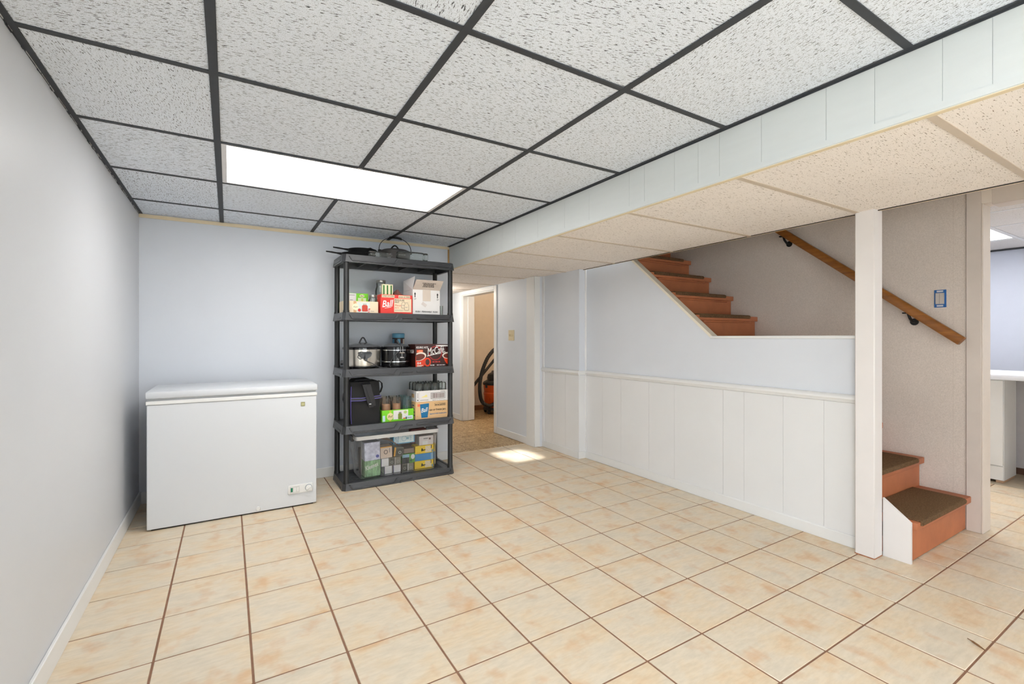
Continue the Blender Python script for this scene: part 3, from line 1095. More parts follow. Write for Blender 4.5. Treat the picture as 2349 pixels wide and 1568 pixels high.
# handrail
hr = thing('handrail', (3.64, 0.96, 1.09), 'brown wooden handrail on the stairwell wall', 'handrail')
ha = math.atan(0.808)
dy, dz = math.cos(ha), math.sin(ha)
p0 = Vector((3.64, 0.962, 1.108))
gg = G()
prof = [(-0.019, -0.026), (0.019, -0.026), (0.022, -0.010), (0.020, 0.012), (0.012, 0.024), (-0.012, 0.024), (-0.020, 0.012), (-0.022, -0.010)]
vs_ = []
for t in (0.0, 2.6):
    for (a, b) in prof:
        vs_.append((p0.x + a, p0.y + dy * t - dz * b, p0.z + dz * t + dy * b))
n8 = len(prof)
gg.add(vs_, [tuple(range(n8)), tuple(range(2 * n8 - 1, n8 - 1, -1))] + [(i, (i + 1) % n8, (i + 1) % n8 + n8, i + n8) for i in range(n8)])
part('rail', gg, OAK, hr)
for yb in (1.215, 1.985, 2.7):
    t = (yb - p0.y) / dy
    zb = p0.z + dz * t - 0.03
    gg = G()
    gg.lathe([(0.0, 0), (0.022, 0), (0.022, 0.006), (0.012, 0.010), (0.0, 0.011)], (XW - 0.011, yb - 0.012, zb - 0.055), 14, 'x')
    gg.tube([(XW - 0.006, yb - 0.012, zb - 0.055), (XW - 0.045, yb - 0.012, zb - 0.052), (3.642, yb - 0.008, zb - 0.03), (3.64, yb, zb)], 0.008, 8)
    gg.box(3.628, 3.652, yb - 0.028, yb + 0.026, zb - 0.004, zb + 0.004)
    part('bracket', gg, BLACK_IRON, hr, 'dark metal bracket')

# bare double switch in blue frame
sw = thing('light_switch', (XW, 1.08, 1.31), 'bare light switch in a blue frame on the stairwell wall', 'switch')
part('frame', G().box(XW - 0.004, XW, 1.0515, 1.108, 1.312, 1.419, 0.001), M('blue_plastic', (22, 92, 160), 0.5), sw)
part('switch_body', G().box(XW - 0.012, XW - 0.004, 1.060, 1.100, 1.332, 1.400, 0.001), M('grey_switch', (190, 182, 174), 0.5), sw)
part('rocker', G().box(XW - 0.015, XW - 0.012, 1.081, 1.099, 1.335, 1.396, 0.001), MATS['grey_switch'], sw)
part('rocker', G().box(XW - 0.015, XW - 0.012, 1.061, 1.079, 1.335, 1.396, 0.001), MATS['grey_switch'], sw)
for z in (1.405, 1.317):
    part('mounting_ear', G().box(XW - 0.0065, XW - 0.004, 1.065, 1.095, z, z + 0.010), M('zinc', (205, 208, 210), 0.4, metal=0.6), sw)

# ------------------------------------------------------------------ back hall
XD = 2.71
DY0, DY1, DZT = 4.86, 5.75, 1.697
g = G()
g.box(XD, XD + 0.11, 4.135, DY0, -0.01, 2.0)
g.box(XD, XD + 0.11, DY1, 6.6, -0.01, 2.0)
g.box(XD, XD + 0.11, DY0, DY1, DZT, 2.0)
wh = top('wall_hall', g, M('grey_blue_wall_paint', (220, 225, 232), 0.5, var=0.012, scale=3), 'grey blue hall wall around the doorway', 'wall', kind='structure', smooth=False)
g = G().box(XD - 0.012, XD, 4.14, DY0 - 0.062, 0.0, 0.075, 0.003)
g.box(XD - 0.012, XD, DY1 + 0.062, 6.5, 0.0, 0.075, 0.003)
top('baseboard_hall', g, WHITE_TRIM, 'white baseboard along the hall wall', 'baseboard', kind='structure')
dr = thing('door_1', (XD, (DY0 + DY1) / 2, 0), 'white cased open doorway in the hall', 'doorway', kind='structure')
part('casing', G().box(XD - 0.014, XD, DY0 - 0.062, DY0, 0.0, DZT + 0.048, 0.003), WHITE_TRIM, dr)
part('casing', G().box(XD - 0.014, XD, DY1, DY1 + 0.062, 0.0, DZT + 0.048, 0.003), WHITE_TRIM, dr)
part('casing', G().box(XD - 0.014, XD, DY0, DY1, DZT, DZT + 0.048, 0.003), WHITE_TRIM, dr)
part('jamb', G().box(XD - 0.002, XD + 0.165, DY1 - 0.014, DY1, 0.004, DZT, 0.002), WHITE_TRIM, dr)
part('jamb', G().box(XD - 0.002, XD + 0.12, DY0, DY0 + 0.014, 0.004, DZT, 0.002), WHITE_TRIM, dr)
part('jamb', G().box(XD - 0.002, XD + 0.12, DY0 + 0.014, DY1 - 0.014, DZT - 0.014, DZT, 0.002), WHITE_TRIM, dr)
part('stop', G().box(XD + 0.07, XD + 0.165, DY1 - 0.026, DY1 - 0.014, 0.008, DZT - 0.014, 0.002), WHITE_TRIM, dr)
# remaining hall shell
g = G().box(1.66, 1.768, 4.12, 6.6, -0.01, 2.0)
top('wall_hall_left', g, WALL_BLUE, 'hidden left wall of the hall', 'wall', kind='structure', smooth=False)
g = G().box(1.66, XD + 0.11, 6.6, 6.7, -0.01, 2.0)
top('wall_hall_end', g, WALL_BLUE, 'end wall of the hall behind the shelving', 'wall', kind='structure', smooth=False)
# closet with the vacuum
g = G().box(XD + 0.11, 4.3, 6.5, 6.6, -0.01, 2.1)
wc = top('wall_closet_back', g, WARM_WALL, 'warm peach back wall of the closet', 'wall', kind='structure', smooth=False)
part('baseboard', G().box(XD + 0.11, 4.3, 6.488, 6.5, 0.0, 0.075), M('brown_base', (140, 96, 60), 0.6), wc, 'brown wooden baseboard')
g = G().box(4.3, 4.4, 4.4, 6.6, -0.01, 2.1)
g.box(XD + 0.11, 4.3, 4.40, 4.45, -0.01, 2.1)
top('wall_closet_side', g, WARM_WALL, 'peach side walls of the closet', 'wall', kind='structure', smooth=False)
g = G().box(XD + 0.0, 4.4, 4.4, 6.6, 2.1, 2.15)
top('ceiling_closet', g, WARM_WALL, 'peach ceiling of the closet', 'ceiling', kind='structure', smooth=False)
lb = thing('closet_fill_bulb', (3.45, 5.1, 2.1), 'unseen warm bulb added to the closet ceiling', 'fill_lamp')  # bulb out of view, added to light the closet
part('socket', G().lathe([(0.0, 0.0), (0.06, 0.0), (0.055, -0.02), (0.025, -0.03), (0.022, -0.06), (0, -0.06)], (3.45, 5.1, 2.1), 18), FREEZER_TRIM, lb)
part('bulb', G().lathe([(0.0, -0.06), (0.016, -0.062), (0.030, -0.09), (0.034, -0.11), (0.028, -0.135), (0.014, -0.146), (0, -0.148)], (3.45, 5.1, 2.1), 18), emit_mat('closet_fill_glow', (255, 240, 220), CLOSET_FILL), lb)

hg = thing('hall_fill_light', (2.2, 5.55, zs(5.55)), 'white globe light added unseen on the hall ceiling', 'fill_lamp')  # hidden light added to brighten the hall
part('base', G().lathe([(0, 0), (.11, 0), (.11, -.02), (.09, -.025), (0, -.025)], (2.2, 5.55, zs(5.55) - 0.002), 24), FREEZER_TRIM, hg)
part('globe', G().lathe([(.088, -.025), (.10, -.05), (.085, -.085), (.045, -.105), (0, -.11)], (2.2, 5.55, zs(5.55) - 0.002), 24, cap=False), emit_mat('hall_fill_glow', (255, 246, 232), HALL_FILL), hg)

# hall switch plate
sp = thing('switch_plate', (XD, 4.47, 1.09), 'almond double switch plate on the hall wall', 'switch')
part('plate', G().box(XD - 0.006, XD, 4.414, 4.533, 1.094, 1.211, 0.002), M('almond_plastic', (222, 206, 168), 0.45), sp)
for y in (4.45, 4.497):
    part('toggle', G().box(XD - 0.018, XD - 0.006, y - 0.005, y + 0.005, 1.142, 1.164, 0.002), MATS['almond_plastic'], sp)

# ------------------------------------------------------------------ chest freezer
FXA, FXB, FYF, FYB = -0.406, 0.514, 3.415, 3.91
fz = thing('chest_freezer', ((FXA + FXB) / 2, (FYF + FYB) / 2, 0), 'white chest freezer in the back left corner', 'freezer')
part('body', G().box(FXA, FXB, FYF, FYB, 0.008, 0.735, 0.004), FREEZER_WHITE, fz)
part('collar', G().box(FXA - 0.004, FXB + 0.004, FYF - 0.005, FYB, 0.735, 0.757, 0.003), FREEZER_TRIM, fz)
part('gasket', G().box(FXA + 0.004, FXB - 0.004, FYF + 0.004, FYB - 0.01, 0.757, 0.770), GREY_GASKET, fz)
part('lid', G().box(FXA - 0.006, FXB + 0.008, FYF - 0.008, FYB, 0.770, 0.812, 0.010), FREEZER_WHITE, fz)
part('plinth', G().box(FXA + 0.02, FXB - 0.02, FYF + 0.012, FYB - 0.02, 0.0, 0.010), DARK_GAP, fz)
bd = part('badge', G().box(0.416, 0.441, FYF - 0.003, FYF, 0.668, 0.696, 0.001), M('brass_badge', (138, 134, 92), 0.35, metal=0.5), fz, 'small brass coloured badge')
for q in range(3):
    part('badge_line', G().box(0.421 + q * 0.006, 0.424 + q * 0.006, FYF - 0.0036, FYF - 0.003, 0.674, 0.690), M('badge_pale', (196, 192, 150), 0.4, metal=0.4), bd)
cpn = part('control_panel', G().box(0.337, 0.490, FYF - 0.007, FYF, 0.090, 0.148, 0.003), FREEZER_TRIM, fz)
part('indicator_frame', G().box(0.348, 0.408, FYF - 0.009, FYF - 0.007, 0.096, 0.140, 0.001), M('pale_grey_plastic', (214, 214, 212), 0.4), cpn)
part('indicator', G().box(0.3535, 0.3655, FYF - 0.0105, FYF - 0.009, 0.104, 0.131), M('green_indicator', (0, 120, 84), 0.3), cpn, 'green indicator light')
for x in (0.372, 0.390):
    part('indicator', G().box(x, x + 0.012, FYF - 0.0105, FYF - 0.009, 0.104, 0.131, 0.001), FREEZER_TRIM, cpn)
part('dial_ring', G().lathe([(0.0, 0), (0.0215, 0), (0.0215, 0.002), (0, 0.002)], (0.463, FYF - 0.009, 0.119), 24, 'y'), M('blue_grey_print', (98, 120, 140), 0.4), cpn)
dl = part('dial', G().lathe([(0.0, -0.012), (0.018, -0.012), (0.0195, -0.008), (0.0195, 0.0), (0, 0.0)], (0.463, FYF - 0.008, 0.119), 24, 'y'), FREEZER_TRIM, cpn)
gg = G().box(0.447, 0.479, FYF - 0.024, FYF - 0.018, 0.116, 0.122, 0.001).rot('Y', -0.75, (0.463, 0, 0.119))
part('dial_grip', gg, FREEZER_TRIM, cpn)
part('drain_plug', G().lathe([(0, -0.006), (0.011, -0.006), (0.0135, -0.003), (0.0135, 0), (0, 0)], (0.164, FYF, 0.030), 20, 'y'), FREEZER_TRIM, fz)

# ------------------------------------------------------------------ black resin shelving unit
RXA, RXB, RYF, RYB = 0.714, 1.606, 3.562, 3.940
TZ = [0.052, 0.473, 0.893, 1.315, 1.743]
RH = 0.057
su = thing('shelving_unit', (1.16, 3.75, 0), 'black plastic five tier shelving unit against the back wall', 'shelving')


def rim_outline(d, c=0.022):
    xa, xb, ya, yb = RXA - d, RXB + d, RYF - d, RYB + d
    return [(xa + c, ya), (xb - c, ya), (xb, ya + c), (xb, yb - c), (xb - c, yb), (xa + c, yb), (xa, yb - c), (xa, ya + c)]


for z in TZ:
    gg = G()
    ou_t, ou_b, in_ = rim_outline(-0.005), rim_outline(0.003), rim_outline(-0.022, 0.012)
    n = 8
    vs_ = [(p[0], p[1], z) for p in ou_t] + [(p[0], p[1], z - RH) for p in ou_b] + [(p[0], p[1], z - RH) for p in in_] + [(p[0], p[1], z) for p in in_]
    fs = []
    for a, b in ((0, 1), (1, 2), (2, 3), (3, 0)):
        fs += [(a * n + i, a * n + (i + 1) % n, b * n + (i + 1) % n, b * n + i) for i in range(n)]
    gg.add(vs_, fs)
    # deck: frame and slats along x
    xa, xb, ya, yb = RXA + 0.018, RXB - 0.018, RYF + 0.018, RYB - 0.018
    gg.box(xa, xa + 0.06, ya, yb, z - 0.014, z - 0.004)
    gg.box(xb - 0.06, xb, ya, yb, z - 0.014, z - 0.004)
    gg.box((xa + xb) / 2 - 0.03, (xa + xb) / 2 + 0.03, ya, yb, z - 0.014, z - 0.004)
    ns = 11
    for q in range(ns):
        y0 = ya + (yb - ya) * q / ns
        gg.box(xa, xb, y0, y0 + (yb - ya) / ns * (0.62 if 0 < q < ns - 1 else 1.0), z - 0.014, z - 0.0045)
    # bearing ribs under the deck
    for q in range(1, 5):
        x0 = xa + (xb - xa) * q / 5
        gg.box(x0 - 0.004, x0 + 0.004, ya, yb, z - 0.045, z - 0.012)
    # embossed front: recessed long bars and the stepped centre piece
    yf = RYF
    for (xx0, xx1, za, zb) in ((RXA + 0.07, RXA + 0.385, -0.050, -0.040), (RXB - 0.33, RXB - 0.05, -0.040, -0.028)):
        gg.box(xx0, xx1, yf - 0.009, yf + 0.01, z + za, z + zb, 0.003)
    xm = (RXA + RXB) / 2 - 0.02
    gg.prism([(xm - 0.045, z - 0.040), (xm - 0.030, z - 0.040), (xm - 0.008, z - 0.010), (xm - 0.022, z - 0.010)], 'y', yf - 0.008, yf + 0.012)
    gg.prism([(xm - 0.010, z - RH - 0.004), (xm + 0.004, z - RH - 0.004), (xm + 0.020, z - 0.034), (xm + 0.006, z - 0.034)], 'y', yf - 0.011, yf + 0.012)
    gg.box(xm + 0.012, xm + 0.105, yf - 0.008, yf + 0.01, z - 0.038, z - 0.030, 0.003)
    gg.prism([(RXA + 0.045, z - 0.012), (RXA + 0.055, z - 0.012), (RXA + 0.078, z - 0.046), (RXA + 0.066, z - 0.046)], 'y', yf - 0.008, yf + 0.012)
    gg.prism([(RXB - 0.050, z - 0.034), (RXB - 0.040, z - 0.034), (RXB - 0.028, z - 0.012), (RXB - 0.036, z - 0.012)], 'y', yf - 0.007, yf + 0.012)
    # slight belly below the middle of the front rim
    gg.prism([(RXA + 0.10, z - RH), (xm, z - RH - 0.006), (RXB - 0.10, z - RH), (RXB - 0.10, z - RH + 0.004), (RXA + 0.10, z - RH + 0.004)], 'y', yf - 0.002, yf + 0.02)
    gg.box(RXA - 0.004, RXA + 0.006, RYF + 0.07, RYB - 0.07, z - 0.046, z - 0.034, 0.002)
    part('shelf', gg, BLACK_PLASTIC, su)
PX = [(0.746, 3.592), (1.578, 3.592), (0.742, 3.912), (1.572, 3.912)]
for a, b in zip(TZ[:-1], TZ[1:]):
    for (x, y) in PX:
        gg = G().lathe([(0.0, a - 0.003), (0.024, a - 0.003), (0.0225, a + 0.012), (0.0202, a + 0.02), (0.0195, b - 0.10), (0.0200, b - RH + 0.012), (0.0, b - RH + 0.012)], (x, y, 0), 20)
        part('post', gg, POST_BLACK, su)

# ------------------------------------------------------------------ things on the top shelf
Z5, Z4, Z3, Z2, Z1 = [z - 0.003 for z in TZ[::-1]]


def skillet(x, y, z, r, h, hl, label):
    gg = G().lathe([(0.0, z), (r * 0.82, z), (r, z + h), (r - 0.004, z + h), (r * 0.80, z + 0.005), (0.0, z + 0.005)], (x, y, 0), 36)
    t = top('skillet', gg, BLACK_IRON, label, 'pan', 'skillets on the top shelf')
    pts = [(x - r + 0.004, y, z + h - 0.006), (x - r - 0.03, y + 0.002, z + h - 0.003), (x - r - hl * 0.6, y + 0.006, z + h + 0.001), (x - r - hl, y + 0.008, z + h + 0.004)]
    part('handle', G().tube(pts, [0.010, 0.006, 0.0068, 0.005], 8), BLACK_IRON, t)
    part('pour_lip', G().tube([(x + 0.02, y - r + 0.002, z + h - 0.003), (x + 0.035, y - r - 0.006, z + h), (x + 0.05, y - r + 0.006, z + h - 0.003)], 0.004, 6), BLACK_IRON, t)
    return t


skillet(0.872, 3.76, Z5, 0.133, 0.040, 0.105, 'larger black iron skillet under the other on top shelf')
skillet(0.905, 3.775, Z5 + 0.041, 0.112, 0.038, 0.105, 'smaller black iron skillet stacked on the larger one')
# dutch oven
dx, dyo = 1.176, 3.80
gg = G().lathe([(0.0, Z5), (0.105, Z5), (0.118, Z5 + 0.012), (0.125, Z5 + 0.092), (0.120, Z5 + 0.092), (0.112, Z5 + 0.012), (0, Z5 + 0.008)], (dx, dyo, 0), 40)
do = top('dutch_oven', gg, M('dark_cast_iron', (62, 58, 58), 0.55, metal=0.2, var=0.1), 'dark cast iron dutch oven with wire bail on top shelf', 'pot')
ld = part('lid', G().lathe([(0.0, 0.118), (0.05, 0.116), (0.10, 0.106), (0.124, 0.096), (0.128, 0.092), (0.128, 0.088), (0.0, 0.088)], (dx, dyo, Z5), 40), MATS['dark_cast_iron'], do)
part('lid_handle', G().tube([(dx - 0.034 + 0.068 * t / 10, dyo, Z5 + 0.114 + 0.032 * math.sin(PI * t / 10)) for t in range(11)], 0.006, 8), BLACK_IRON, ld)
arc = [(dx + 0.134 * math.cos(PI - PI * t / 24), dyo - 0.01, Z5 + 0.098 + 0.112 * math.sin(PI * t / 24) ** 0.85) for t in range(25)]
part('bail', G().tube(arc, 0.0028, 6), BLACK_IRON, do)
gg = G()
hel = []
for q in range(150):
    t = 9.2 + 6.2 * q / 149 * 0.95
    k = t / 24
    p = Vector((dx + 0.134 * math.cos(PI - PI * k), dyo - 0.01, Z5 + 0.098 + 0.112 * math.sin(PI * k) ** 0.85))
    a = 2 * PI * 14 * q / 149
    hel.append((p.x, p.y + 0.009 * math.cos(a), p.z + 0.009 * math.sin(a)))
part('coil_grip', gg.tube(hel, 0.0022, 5), BLACK_IRON, do)
for s in (-1, 1):
    part('ear', G().box(dx + s * 0.128 - 0.012, dx + s * 0.128 + 0.012, dyo - 0.018, dyo + 0.002, Z5 + 0.084, Z5 + 0.102, 0.003), BLACK_IRON, do)
# two glass vessels lying on their sides
def lying(name, prof, x, y, z, label, group):
    gg = G().lathe(prof, (x, y, z), 28, 'x', cap=False)
    return top(name, gg, GLASS, label, 'glass jar', group)


r1 = 0.025
lying('glass_bottle', [(0.0, 0.004), (0.018, 0.0), (r1, 0.006), (r1 + 0.001, 0.05), (0.021, 0.09), (0.0185, 0.12), (0.0185, 0.165), (0.021, 0.175)], 0.915, 3.615, Z5 + 0.027, 'small clear glass bottle lying left on top shelf', 'glass vessels lying on the top shelf')
r2 = 0.037
lying('glass_jar', [(0.0, 0.0), (0.030, 0.0), (r2, 0.012), (r2, 0.20), (0.033, 0.222), (0.0345, 0.224), (0.0345, 0.244), (0.0315, 0.244), (0.0315, 0.228)], 1.140, 3.622, Z5 + 0.038, 'larger clear glass jar lying right on top shelf', 'glass vessels lying on the top shelf')

# ------------------------------------------------------------------ shelf 4 (second from top)
INK = M('black_ink', (28, 26, 26), 0.6)
WHITE_INK = M('white_ink', (240, 238, 234), 0.6)
RED_INK = M('red_ink', (206, 44, 38), 0.5)
CREAM_CARD = M('cream_card', (234, 214, 184), 0.7, var=0.02)
WHITE_CARD = M('white_card', (236, 233, 231), 0.65, var=0.015)
RED_CARD = M('red_card', (222, 56, 48), 0.55, var=0.02)
GREEN_CARD = M('lime_card', (124, 214, 34), 0.5, var=0.02)
GREY_INK = M('grey_ink', (140, 136, 132), 0.6)
YELLOW_CARD = M('yellow_card', (252, 214, 48), 0.55, var=0.02)
KRAFT = M('kraft_card', (226, 186, 136), 0.75, var=0.03, scale=30)
TOMATO = M('tomato_print', (196, 66, 46), 0.55, var=0.1, scale=60)


def jar_icon(parent, x0, x1, z0, z1, y, mat, lid):
    w = x1 - x0
    h = z1 - z0
    polyplate(parent, 'picture', [(x0 + w * .1, z0), (x1 - w * .1, z0), (x1, z0 + h * .1), (x1, z1 - h * .3), (x1 - w * .2, z1 - h * .18), (x0 + w * .2, z1 - h * .18), (x0, z1 - h * .3), (x0, z0 + h * .1)], y, mat)
    plate(parent, 'picture', x0 + w * .17, x1 - w * .17, z1 - h * .17, z1, y, lid)


yf = 3.622
g = G().box(0.738, 0.990, yf, 3.80, Z4, Z4 + 0.092, 0.001)
b = top('carton', g, CREAM_CARD, 'low cream canning jar carton left on second shelf', 'box', 'cartons on the second shelf')
plate(b, 'print_band', 0.805, 0.825, Z4, Z4 + 0.091, yf, M('tan_band', (206, 160, 118), 0.6))
polyplate(b, 'logo_patch', [(p[0], p[1]) for p in ell(0.8195, Z4 + 0.048, 0.024, 0.026, 8)], yf - 0.0006, M('pale_patch', (246, 236, 200), 0.6))
text(b, 'Kerr', 0.803, yf - 0.0016, Z4 + 0.042, 0.034, 0.013, INK, shear=0.3)
plate(b, 'print_panel', 0.832, 0.926, Z4 + 0.008, Z4 + 0.083, yf, M('pale_blue_print', (214, 222, 218), 0.6))
jar_icon(b, 0.867, 0.909, Z4 + 0.014, Z4 + 0.075, yf - 0.0006, TOMATO, M('silver_print', (176, 176, 172), 0.4))
polyplate(b, 'picture', ell(0.848, Z4 + 0.024, 0.012, 0.012, 16), yf - 0.0007, RED_INK)
plate(b, 'print_tag', 0.911, 0.923, Z4 + 0.008, Z4 + 0.028, yf - 0.0006, RED_INK)
plate(b, 'print_line', 0.9145, 0.9195, Z4 + 0.012, Z4 + 0.024, yf - 0.0012, WHITE_INK)
polyplate(b, 'picture', ell(0.922, Z4 + 0.034, 0.008, 0.004, 12), yf - 0.0007, RED_INK)
plate(b, 'print_line', 0.930, 0.958, Z4 + 0.017, Z4 + 0.020, yf, GREY_INK)

yf = 3.815
g = G().box(0.805, 0.962, yf, 3.90, Z4, Z4 + 0.168, 0.001)
b = top('lid_carton', g, GREEN_CARD, 'lime green lid carton standing behind the cream carton', 'box', 'cartons on the second shelf')
plate(b, 'print_panel', 0.806, 0.868, Z4 + 0.09, Z4 + 0.166, yf, WHITE_CARD)
polyplate(b, 'logo_patch', ell(0.913, Z4 + 0.148, 0.019, 0.012, 16), yf, M('pale_patch_b', (236, 236, 190), 0.6))
text(b, 'Ball', 0.900, yf - 0.0012, Z4 + 0.142, 0.026, 0.012, M('brown_ink', (110, 74, 40), 0.6), shear=0.3)
plate(b, 'print_panel', 0.882, 0.946, Z4 + 0.100, Z4 + 0.132, yf, M('pale_green_print', (224, 236, 190), 0.6))
polyplate(b, 'picture', ell(0.915, Z4 + 0.117, 0.009, 0.012, 16), yf - 0.0007, M('yellow_green_print', (206, 220, 90), 0.6))
plate(b, 'print_line', 0.815, 0.858, Z4 + 0.150, Z4 + 0.154, yf - 0.0006, GREY_INK)
plate(b, 'print_line', 0.820, 0.842, Z4 + 0.112, Z4 + 0.116, yf - 0.0006, GREY_INK)


def mason(x, y, z, r, h, label, group, glass=GLASS, lid=True, name='mason_jar', rings=True):
    p = [(0.0, z), (r * .9, z), (r, z + 0.006), (r, z + h * .72), (r * .78, z + h * .84), (r * .80, z + h * .88), (r * .80, z + h)]
    t = top(name, G().lathe(p, (x, y, 0), 24, cap=False), glass, label, 'jar', group)
    if lid:
        part('lid', G().lathe([(0, z + h - .016), (r * .84, z + h - .016), (r * .86, z + h - .004), (r * .83, z + h + .002), (0, z + h + .002)], (x, y, 0), 24), M('zinc_lid', (170, 168, 162), 0.3, metal=0.85, var=0.15, scale=40), t)
    return t


mason(0.982, 3.745, Z4, 0.036, 0.150, 'short glass jar with metal lid between carton and red box', 'mason jars on the second shelf')
mason(1.078, 3.865, Z4, 0.046, 0.285, 'tallest glass jar with metal lid behind the red box', 'mason jars on the second shelf')
mason(1.125, 3.78, Z4, 0.030, 0.243, 'slim glass jar with metal lid behind the striped box', 'mason jars on the second shelf')
mason(1.012, 3.665, Z4, 0.010, 0.12, 'narrow glass vial squeezed beside the red box', 'mason jars on the second shelf')
# striped box standing on the red box's far side
yf = 3.712
g = G().box(1.046, 1.133, yf, 3.748, Z4, Z4 + 0.243, 0.002)
b = top('striped_box', g, M('pale_lemon_card', (240, 236, 196), 0.6), 'pale box with green cactus stripes behind the red box', 'box')
for x in (1.054, 1.083, 1.113):
    gg = G()
    for q in range(9):
        z0 = Z4 + 0.150 + q * 0.0092
        gg.prism(ell(x + 0.005, z0 + 0.0046, 0.0062, 0.0062, 8), 'y', yf - 0.0008, yf)
    part('stripe', gg, M('cactus_green', (42, 124, 44), 0.6), b, smooth=False)
# pink film bag
rgb_ = random.Random(3)
gg = G()
prof = [(0.052, 0.0), (0.060, 0.05), (0.058, 0.12), (0.045, 0.165), (0.022, 0.195), (0.005, 0.212)]
vs_, fs = [], []
nn = 14
for (r, h) in prof:
    for i in range(nn):
        a = 2 * PI * i / nn
        rr = r * (1 + rgb_.uniform(-0.16, 0.16))
        vs_.append((1.195 + rr * math.cos(a), 3.80 + rr * 0.7 * math.sin(a), Z4 + h + rgb_.uniform(-0.004, 0.004) * (h > 0)))
for k in range(len(prof) - 1):
    for i in range(nn):
        j = (i + 1) % nn
        fs.append((k * nn + i, k * nn + j, (k + 1) * nn + j, (k + 1) * nn + i))
fs.append(tuple(range(nn)))
gg.add(vs_, fs)
top('plastic_bag', gg, PINK_FILM, 'crumpled pinkish plastic bag between red and white boxes', 'bag', smooth=False)

# red box
yf = 3.602
g = G().box(1.003, 1.256, yf, 3.70, Z4, Z4 + 0.151, 0.001)
b = top('jar_carton', g, RED_CARD, 'red mason jar carton in the middle of second shelf', 'box', 'cartons on the second shelf')
plate(b, 'print_strip', 1.012, 1.112, Z4 + 0.127, Z4 + 0.147, yf, CREAM_CARD)
text(b, 'ONE DOZEN', 1.016, yf - 0.0012, Z4 + 0.131, 0.092, 0.013, INK)
plate(b, 'print_strip', 1.143, 1.238, Z4 + 0.127, Z4 + 0.147, yf, CREAM_CARD)
words(b, 1.147, 1.180, Z4 + 0.133, Z4 + 0.139, yf - 0.0006, INK, 8)
text(b, '61000', 1.186, yf - 0.0012, Z4 + 0.131, 0.048, 0.012, INK)
plate(b, 'print_panel', 1.108, 1.247, Z4 + 0.016, Z4 + 0.122, yf, CREAM_CARD)
text(b, 'Ball', 1.012, yf - 0.001, Z4 + 0.050, 0.092, 0.052, WHITE_INK, shear=0.35, bold=0.0006, tilt=-0.12)
polyplate(b, 'underline', [(1.035, Z4 + 0.042), (1.085, Z4 + 0.052), (1.085, Z4 + 0.055), (1.035, Z4 + 0.045)], yf, WHITE_INK)
text(b, 'REGULAR', 1.112, yf - 0.0012, Z4 + 0.103, 0.078, 0.014, INK, bold=0.0006)
text(b, 'PINT', 1.112, yf - 0.0012, Z4 + 0.087, 0.036, 0.012, INK, bold=0.0006)
text(b, 'Mason', 1.113, yf - 0.0012, Z4 + 0.062, 0.050, 0.014, RED_INK)
text(b, 'Jars', 1.113, yf - 0.0012, Z4 + 0.046, 0.033, 0.013, RED_INK)
for q in range(2):
    plate(b, 'print_line', 1.113, 1.188 - q * 0.012, Z4 + 0.032 - q * 0.007, Z4 + 0.034 - q * 0.007, yf - 0.0006, GREY_INK)
text(b, 'MADE IN U.S.A.', 1.113, yf - 0.001, Z4 + 0.006, 0.062, 0.006, INK)
for (xa, xb, za, zb) in ((1.166, 1.199, 0.046, 0.098), (1.189, 1.226, 0.031, 0.091)):
    jar_icon(b, xa, xb, Z4 + za, Z4 + zb, yf - 0.0008 - (xa > 1.17) * 0.0012, INK, INK)
    jar_icon(b, xa + 0.0018, xb - 0.0018, Z4 + za + 0.002, Z4 + zb - 0.002, yf - 0.0014 - (xa > 1.17) * 0.0012, CREAM_CARD, CREAM_CARD)
    text(b, 'Ball', xa + 0.006, yf - 0.0022 - (xa > 1.17) * 0.0012, Z4 + za + 0.020, 0.020, 0.009, GREY_INK, shear=0.3)

# white box with open flaps
yf = 3.622
WXA, WXB, WYB, WZ = 1.266, 1.499, 3.86, Z4 + 0.203
gg = G()
t_ = 0.004
gg.box(WXA, WXB, yf, yf + t_, Z4, WZ)
gg.box(WXA, WXB, WYB - t_, WYB, Z4, WZ)
gg.box(WXA, WXA + t_, yf + t_, WYB - t_, Z4, WZ)
gg.box(WXB - t_, WXB, yf + t_, WYB - t_, Z4, WZ)
gg.box(WXA + t_, WXB - t_, yf + t_, WYB - t_, Z4, Z4 + t_)
b = top('open_carton', gg, WHITE_CARD, 'white open carton with raised flaps right on second shelf', 'box', 'cartons on the second shelf', smooth=False)
FL = M('grey_card_inside', (214, 200, 188), 0.8, var=0.03)
gg = G()
fy, fzz = yf - 0.066, WZ + 0.072
gg.add([(WXA, yf, WZ), (WXB, yf, WZ), (WXB + 0.005, fy, fzz), (WXA + 0.008, fy, fzz), (WXA, yf + 0.003, WZ + 0.002), (WXB, yf + 0.003, WZ + 0.002), (WXB + 0.005, fy + 0.003, fzz + 0.002), (WXA + 0.008, fy + 0.003, fzz + 0.002)],
       [(0, 1, 2, 3), (7, 6, 5, 4), (0, 4, 5, 1), (1, 5, 6, 2), (2, 6, 7, 3), (3, 7, 4, 0)])
fl = part('front_flap', gg, FL, b, smooth=False)
fa = math.atan2(WZ + 0.072 - WZ, -(fy - yf))
rw = random.Random(8)
gg = G()
for q, wd in enumerate((0.105, 0.085, 0.082, 0.090)):
    k = 0.66 - q * 0.115
    x = 1.385 - wd / 2
    while x < 1.385 + wd / 2:
        w = rw.uniform(0.007, 0.016)
        pts4 = []
        for (xx, kk) in ((x, k), (x + w, k), (x + w, k + 0.06), (x, k + 0.06)):
            pts4.append((xx, yf + (fy - yf) * kk - 0.0012, WZ + 0.072 * kk - 0.0010))
        gg.add(pts4, [(0, 1, 2, 3)])
        x += w + 0.0035
part('small_print', gg, INK, fl, smooth=False)
